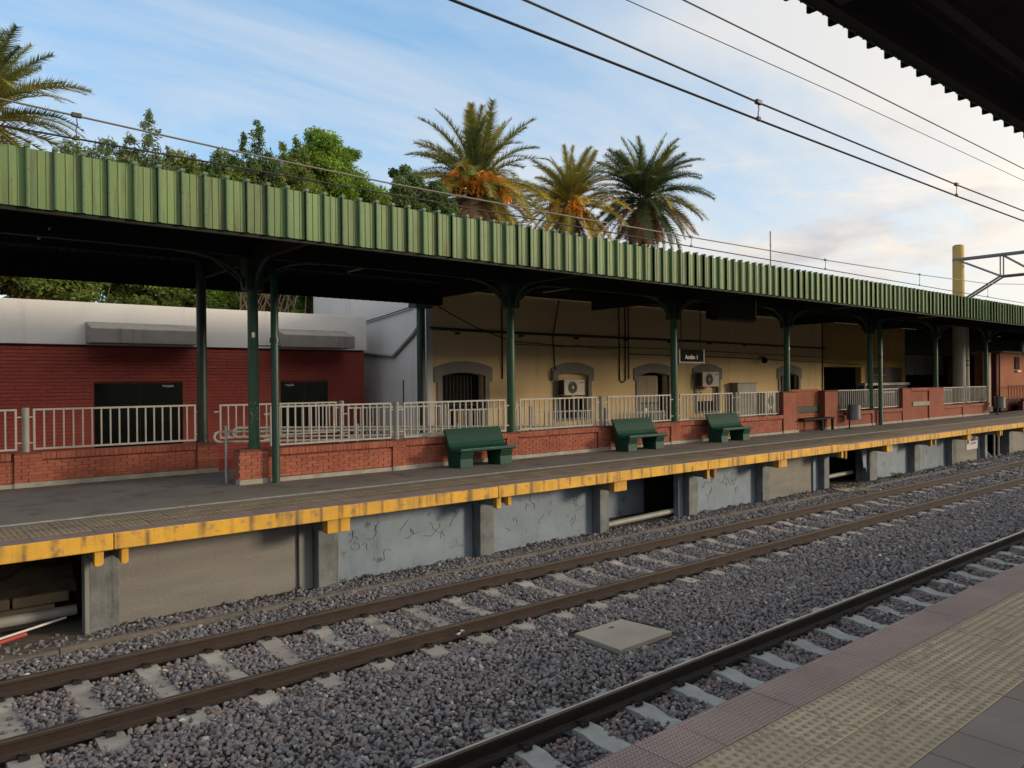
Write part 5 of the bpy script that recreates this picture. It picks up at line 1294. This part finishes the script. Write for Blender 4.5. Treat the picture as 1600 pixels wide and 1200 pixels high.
def tree(name, label, base, trunk_h, trunk_r, clumps, leaf, per_m2, mat, seed, group, aspect=2.4, up_bias=0.0, twig_mat=None):
    """clumps: list of (x,y,z,rx,ry,rz)"""
    rr = random.Random(seed)
    t = thing(name, base, label, 'tree', group)
    s = MB(); bx, by, bz = base
    top = (bx + rr.uniform(-0.2, 0.2), by, bz + trunk_h)
    s.tube([base, (bx + rr.uniform(-0.1, 0.1), by, bz + trunk_h * 0.5), top], [trunk_r * 1.25, trunk_r, trunk_r * 0.7], 9)
    s.build('trunk', m_trunk, t, smooth=True)
    lm = MB()
    for (x, y, z, rx, ry, rz) in clumps:
        m1 = ((top[0] + x) / 2 + rr.uniform(-0.2, 0.2), (top[1] + y) / 2, top[2] + (z - top[2]) * 0.4)
        lm.tube([top, m1, (x, y, z + rz * 0.3)], [trunk_r * 0.45, trunk_r * 0.28, trunk_r * 0.08], 5)
    lm.build('limbs', twig_mat or m_trunk, t)
    sub_c, sub_r, cnt = [], [], []
    for (x, y, z, rx, ry, rz) in clumps:
        k = max(3, int(4 * (rx * rz) ** 0.9 * 1.6))
        for _ in range(k):
            d = Vector((rr.gauss(0, 1), rr.gauss(0, 1), rr.gauss(0, 1))).normalized() * rr.uniform(0.45, 0.95)
            f = rr.uniform(0.28, 0.52)
            sub_c.append((x + d.x * rx, y + d.y * ry, z + d.z * rz)); sub_r.append((rx * f, ry * f, rz * f * 0.85))
            cnt.append(max(14, int(per_m2 * 4 * (rx * f) * (rz * f) * 3)))
    v, f, ti = leaf_cloud(sub_c, sub_r, cnt, leaf, seed, aspect, up_bias)
    off = np.array(base); o = link('crown', np_mesh('crown', v - off, f, 4, mat, ti), t)
    return t
def spire_tree(name, label, base, spires, leaf, mat, seed, group, dens=560):
    """open young tree: several leafy upright shoots. spires: (x, y, ztop, zbottom, width)"""
    rr = random.Random(seed); rg = np.random.default_rng(seed)
    t = thing(name, base, label, 'tree', group)
    s = MB(); s.tube([base, (base[0], base[1], base[2] + 5.0)], [0.16, 0.09], 8); s.build('trunk', m_trunk, t)
    lm = MB(); C_, R_, N_ = [], [], []
    for (x, y, zt, zb, w_) in spires:
        lm.tube([(base[0], base[1], min(base[2] + 4.5, zb)), ((base[0] + x) / 2, (base[1] + y) / 2, zb), (x, y, zt - 0.15)], [0.06, 0.035, 0.008], 5)
        n = int((zt - zb) / 0.22)
        for i in range(n):
            u = i / max(1, n - 1); z = zb + (zt - zb) * u; ww = w_ * (1 - u) ** 0.75 + 0.07
            for _ in range(2):
                a = rr.uniform(0, 6.28); q = rr.uniform(0.2, 1.0) * ww
                C_.append((x + q * math.cos(a), y + q * math.sin(a), z + rr.uniform(-0.1, 0.1))); R_.append((0.42 * ww + 0.13,) * 2 + (0.22 + 0.2 * ww,)); N_.append(int(dens * (0.07 + ww * 0.13)))
    lm.build('limbs', m_trunk, t)
    v, f, ti = leaf_cloud(C_, R_, N_, leaf, seed, 3.0, 0.35, 0.2)
    link('crown', np_mesh('crown', v - np.array(base), f, 4, mat, ti), t)
    return t
GRP = 'trees behind the red building'
GZ = -0.98
# feathery young trees at the left, dense bright round tree, dark small tree
spire_tree('young_tree', 'thin feathery blue-green tree left of the others above the fascia', (8.0, 32, GZ),
           [(7.0, 32, 10.7, 6.2, 1.1), (7.8, 32.2, 11.5, 6.2, 1.2), (8.45, 32, 12.5, 6.5, 1.15), (9.1, 31.8, 11.1, 6.0, 1.3), (7.4, 31.6, 9.9, 5.2, 1.5), (8.9, 31.5, 9.8, 5.2, 1.6), (6.5, 31.8, 9.6, 5.4, 1.0)], 0.17, m_leaf_blue, 31, GRP)
spire_tree('young_tree', 'short pointed young tree between the feathery tree and taller shoots', (10.2, 32, GZ), [(10.1, 32, 11.1, 6.0, 1.2), (10.6, 31.8, 10.0, 5.5, 1.4), (9.6, 31.8, 9.9, 5.5, 1.3)], 0.17, m_leaf_mid, 32, GRP)
spire_tree('young_tree', 'tall dark shoots of a slender tree left of the bright round tree', (12.2, 32, GZ),
           [(11.1, 32, 11.4, 6.2, 1.1), (11.7, 32, 11.0, 6.0, 1.3), (12.2, 32.1, 12.3, 6.4, 1.3), (12.75, 32, 13.0, 6.4, 1.35), (13.3, 31.8, 11.6, 5.8, 1.5), (12.0, 31.6, 10.4, 5.0, 1.7)], 0.18, m_leaf_dark, 33, GRP)
spire_tree('young_tree', 'olive leaved slender tree touching the bright round tree', (14.2, 32, GZ),
           [(13.9, 32, 12.3, 6.0, 1.6), (14.5, 32, 12.6, 6.0, 1.5), (14.9, 31.8, 11.8, 5.5, 1.7), (13.6, 31.7, 10.9, 5.0, 1.7)], 0.18, m_leaf_mid, 34, GRP)
tree('round_tree', 'dense bright green round-topped tree behind the fascia', (16.4, 33.5, GZ), 5.0, 0.22,
     [(16.0, 33.5, 11.4, 2.0, 1.7, 1.8), (17.4, 33.5, 10.9, 2.0, 1.7, 1.9), (16.3, 33.2, 12.6, 1.7, 1.4, 1.2), (15.0, 33.2, 9.9, 1.8, 1.5, 1.8), (18.5, 33.4, 9.6, 1.8, 1.5, 1.8), (16.6, 32.8, 9.2, 2.1, 1.4, 1.8), (17.3, 33.2, 12.0, 1.4, 1.2, 1.1)], 0.17, 210, m_leaf_bright, 35, GRP, 2.6)
tree('olive_tree', 'yellowish green tree at the right flank of the bright tree', (19.2, 33.0, GZ), 4.5, 0.18,
     [(18.8, 33.0, 10.2, 1.3, 1.1, 1.6), (19.6, 33.0, 9.2, 1.4, 1.1, 1.6), (18.5, 32.7, 8.6, 1.5, 1.1, 1.4)], 0.17, 190, m_leaf_mid, 36, GRP, 2.8)
tree('small_tree', 'small dark green tree left of the first palm', (22.6, 36, GZ), 6.0, 0.2,
     [(22.1, 36, 12.5, 1.3, 1.2, 1.3), (23.5, 36, 12.2, 1.5, 1.2, 1.3), (22.6, 36, 11.0, 1.8, 1.4, 1.3), (24.1, 36, 10.8, 1.5, 1.2, 1.3), (21.4, 36, 10.4, 1.2, 1.0, 1.1), (22.9, 36, 13.2, 1.0, 0.8, 0.8), (24.9, 36, 11.6, 1.3, 1.0, 1.2), (20.6, 36, 10.6, 1.2, 1.0, 1.1)], 0.18, 210, m_leaf_dark, 37, GRP, 2.2)
for (x, zc_, mt, lab, sd) in ((7.6, 10.35, m_leaf_blue, 'bushy grey-green crown filling in below the feathery shoots', 71), (10.4, 10.5, m_leaf_mid, 'bushy mid green crown left of the tall dark shoots', 72), (13.0, 11.0, m_leaf_mid, 'bushy olive crown below the tall dark shoots', 73)):
    tree('bushy_tree', lab, (x, 32.8, GZ), 5.5, 0.16, [(x - 1.1, 32.8, zc_ - 0.3, 1.4, 1.1, 1.2), (x + 1.0, 32.8, zc_ - 0.1, 1.5, 1.1, 1.2), (x, 32.6, zc_ - 1.2, 1.9, 1.2, 1.2), (x + 0.1, 32.9, zc_ + 0.5, 1.0, 0.9, 0.8), (x + 1.9, 32.9, zc_ - 0.6, 1.1, 0.9, 1.0), (x - 1.9, 32.9, zc_ - 0.9, 1.0, 0.9, 0.9)], 0.16, 150, mt, sd, GRP, 2.8)
# leafy screen seen under the canopy, over the parapet of the red building
hx = [(-1.5, m_leaf_olive, 'olive brown leafy shrub over the parapet at the left edge'), (2.2, m_leaf_olive, 'olive brown shrub over the parapet above the larger awning'), (5.6, m_leaf_mid, 'mid green leafy shrub over the parapet, second from left'),
      (8.6, m_leaf_mid, 'fresh green shrub over the parapet left of the dark column'), (11.3, m_leaf_bright, 'bright green shrub over the parapet behind the two pipes'), (13.7, m_leaf_dark, 'dark ivy-like shrub against the stained white wall')]
for i, (x, mt, lab) in enumerate(hx):
    tree('screen_shrub', lab, (x, 29.2, GZ), 4.2, 0.14,
         [(x - 1.0, 29.2, 5.2, 1.3, 1.0, 1.3), (x + 0.9, 29.3, 5.4, 1.3, 1.0, 1.4), (x, 28.9, 6.6, 1.5, 1.0, 1.2), (x + 0.1, 29.0, 4.4, 1.6, 1.0, 1.0), (x + 1.6, 29.6, 5.0, 1.2, 0.8, 1.4), (x - 0.6, 29.8, 5.0, 1.2, 0.8, 1.4)], 0.19, 190, mt, 50 + i, 'shrubs over the parapet', 2.3)
t = thing('bare_bush', (11.2, 28.0, GZ), 'bare brown twiggy bush over the parapet beside the columns', 'bush')
tw = MB()
for q in range(34):
    bx = random.uniform(10.4, 12.6)
    tw.tube([(bx, 28.0, 3.4), (bx + random.uniform(-0.4, 0.4), 28.0 + random.uniform(-0.2, 0.2), 4.6), (bx + random.uniform(-0.9, 0.9), 28.0 + random.uniform(-0.3, 0.3), 5.9)], [0.03, 0.022, 0.008], 4)
tw.tube([(11.4, 28, GZ), (11.4, 28, 3.6)], [0.16, 0.10], 7)
tw.build('twigs', m_twig, t)

# ------------------------------------------------------------------ date palms
def frond_mesh(name, e0, droop, L, seed, n_leaf=84, leaf_len=0.80):
    rg = random.Random(seed); n = 16; pts = []; ang = []
    x = z = 0.0; bend = rg.uniform(-0.25, 0.25); y = 0.0
    for i in range(n + 1):
        s = i / n; a = e0 - droop * s ** 1.35
        pts.append(Vector((x, y, z))); ang.append(a)
        ds = L / n; x += math.cos(a) * ds; z += math.sin(a) * ds; y += bend * s * ds * 0.6
    V, F_, T = [], [], []
    for i, p in enumerate(pts):
        w_ = 0.055 * (1 - i / n) + 0.010
        nn = Vector((-math.sin(ang[i]), 0, math.cos(ang[i])))
        V += [p + Vector((0, w_, 0)), p - Vector((0, w_, 0)), p - nn * w_]; T += [1.0, 1.0, 0.9]
    for i in range(n):
        a, c = i * 3, (i + 1) * 3
        for q in range(3):
            q2 = (q + 1) % 3; F_ += [(a + q, a + q2, c + q2), (a + q, c + q2, c + q)]
    for k in range(n_leaf):
        s = 0.10 + 0.90 * (k + rg.random() * 0.6) / n_leaf
        i = min(n - 1, int(s * n)); u = s * n - i
        p = pts[i].lerp(pts[i + 1], u); a = ang[i] + (ang[i + 1] - ang[i]) * u
        tg = Vector((math.cos(a), 0, math.sin(a))); nn = Vector((-math.sin(a), 0, math.cos(a)))
        ll = leaf_len * (0.30 + 0.85 * math.sin(math.pi * min(1.0, s * 0.82 + 0.12))) * rg.uniform(0.85, 1.1)
        for sd in (-1, 1):
            d = (Vector((0, sd, 0)) * 0.85 + tg * (0.45 + 0.45 * s) + nn * rg.uniform(0.0, 0.55)).normalized()
            wv = tg * 0.042
            tip = p + d * ll + Vector((0, 0, -0.10 * ll))
            b0 = len(V); V += [p - wv, p + wv, tip]; tt = rg.uniform(0.0, 0.85); T += [tt, tt, tt]
            F_.append((b0, b0 + 1, b0 + 2))
    return np.array([v[:] for v in V]), np.array(F_), np.array(T)
FK = {}
for key, e0, dr, L in (('erect', 76, 24, 0.88), ('up', 60, 44, 0.98), ('arch', 48, 64, 1.0), ('side', 24, 66, 1.0), ('low', 2, 60, 1.0), ('hang', -26, 46, 1.0), ('skirt', -62, 22, 0.7)):
    FK[key] = [np_mesh('frond_' + key, *(lambda r: (r[0], r[1], 3, m_fr_green, r[2]))(frond_mesh(key, math.radians(e0), math.radians(dr), 5.6 * L, 100 + 7 * q + len(key)))) for q in range(2)]
bun = MB(); rb_ = random.Random(5)
ico2 = [tuple(v) for v in IV]
for q in range(26):
    a = rb_.uniform(-0.9, 0.9); rr_ = rb_.uniform(0.45, 0.95)
    end = Vector((0.85 + rr_ * math.cos(a) * 0.55, rr_ * math.sin(a) * 0.8, 0.35 - rb_.uniform(0.25, 1.0)))
    st = Vector((0.75, 0, 0.45))
    bun.tube([st, (st + end) / 2 + Vector((0, 0, 0.12)), end], 0.012, 3, 1)
    for j in range(9):
        u = 0.35 + 0.65 * j / 8; c = st.lerp(end, u) + Vector((rb_.gauss(0, 0.035), rb_.gauss(0, 0.035), rb_.gauss(0, 0.035)))
        R = 0.042
        bun.add([(c.x + R, c.y, c.z), (c.x - R, c.y, c.z), (c.x, c.y + R, c.z), (c.x, c.y - R, c.z), (c.x, c.y, c.z + R * 1.3), (c.x, c.y, c.z - R * 1.3)], [(0, 2, 4), (2, 1, 4), (1, 3, 4), (3, 0, 4), (2, 0, 5), (1, 2, 5), (3, 1, 5), (0, 3, 5)], 0)
bun.tube([(0, 0, 0), (0.4, 0, 0.42), (0.75, 0, 0.45)], 0.04, 5, 1)
bunch = bun.mesh('fruit_bunch', [m_fruit, m_stalk])
def palm(base, crown, label, scale, spec, seed, bunches=(), trunk_r=0.42):
    """spec: list of (kind, count, [materials])"""
    rr = random.Random(seed)
    t = thing('date_palm', base, label, 'palm', 'date palms behind the canopy')
    s = MB(); bx, by, bz = base; H = crown[2] - bz
    n = 26; pts = [(bx + (crown[0] - bx) * i / n, by, bz + H * i / n) for i in range(n + 1)]
    s.tube(pts, [trunk_r * (1.15 if i % 2 else 1.0) * (1.25 if i < 2 else 1.0) * (1 + 0.35 * max(0, i - n + 4) / 4) for i in range(n + 1)], 12)
    s.build('trunk', m_trunk, t)
    az = rr.uniform(0, 6.28); ring_h = {'erect': 0.55, 'up': 0.40, 'arch': 0.25, 'side': 0.05, 'low': -0.15, 'hang': -0.4, 'skirt': -0.7}
    for kind, cnt, mats in spec:
        for q in range(cnt):
            az += 2.39996 + rr.uniform(-0.25, 0.25)
            me = rr.choice(FK[kind])
            r_off = 0.10 if kind in ('erect', 'up') else 0.28
            o = link('frond', me, t, (crown[0] + r_off * math.cos(az), crown[1] + r_off * math.sin(az), crown[2] + ring_h[kind] * scale + rr.uniform(-0.15, 0.15)))
            o.rotation_euler = Euler((rr.uniform(-0.5, 0.5), rr.uniform(-0.2, 0.2), az), 'XYZ')
            sc_ = scale * rr.uniform(0.86, 1.10); o.scale = (sc_, sc_, sc_)
            o.material_slots[0].link = 'OBJECT'; o.material_slots[0].material = rr.choice(mats)
    for (a, dz, s_) in bunches:
        o = link('fruit_bunch', bunch, t, (crown[0], crown[1], crown[2] + dz)); o.rotation_euler = (0, 0, a); o.scale = (s_, s_, s_)
    return t
G_, D_, O_, Y_, X_ = m_fr_green, m_fr_dark, m_fr_olive, m_fr_yellow, m_fr_dead
toCam = math.atan2(-1, -0.75)
palm((32.0, 42, GZ), (32.0, 42, 15.1), 'tallest date palm with orange fruit bunches, left of the three', 1.0,
     [('erect', 7, [G_, O_, G_]), ('up', 17, [G_, G_, O_]), ('arch', 17, [G_, D_, G_]), ('side', 17, [G_, G_, O_]), ('low', 24, [O_, O_, G_, Y_]), ('hang', 24, [O_, Y_, O_, X_]), ('skirt', 12, [X_, O_, X_])], 3,
     [(toCam - 1.35, 0.1, 2.0), (toCam - 0.85, 0.3, 2.0), (toCam - 0.15, 0.1, 1.9), (toCam + 0.35, 0.0, 2.0), (toCam + 0.8, -0.05, 2.0), (toCam + 1.25, -0.05, 1.9)])
palm((45.0, 46, GZ), (45.0, 46, 16.6), 'middle date palm with yellowing fronds and few fruits', 0.86,
     [('erect', 6, [O_, G_, O_]), ('up', 15, [G_, G_, O_]), ('arch', 16, [O_, G_, O_]), ('side', 17, [Y_, O_, G_]), ('low', 20, [Y_, O_, Y_]), ('hang', 22, [Y_, Y_, O_]), ('skirt', 12, [X_, Y_, X_])], 8,
     [(toCam - 0.9, -0.5, 1.8), (toCam + 0.1, -0.6, 2.0)])
palm((52.0, 44, GZ), (52.0, 44, 17.8), 'rightmost date palm, dark green with a brown dead skirt', 0.98,
     [('erect', 8, [D_, G_, G_]), ('up', 18, [D_, G_, D_]), ('arch', 19, [D_, D_, G_]), ('side', 19, [D_, D_, G_]), ('low', 18, [D_, D_, O_]), ('hang', 20, [D_, X_, D_]), ('skirt', 24, [X_, X_, X_])], 14)
palm((3.3, 36, GZ), (3.3, 36, 12.3), 'date palm cut off by the left edge of the picture', 0.70,
     [('erect', 6, [D_, G_]), ('up', 11, [D_, G_]), ('arch', 12, [G_, D_, O_]), ('side', 12, [G_, D_, O_]), ('low', 9, [O_, G_]), ('hang', 8, [O_, Y_, O_]), ('skirt', 8, [X_, O_])], 21)
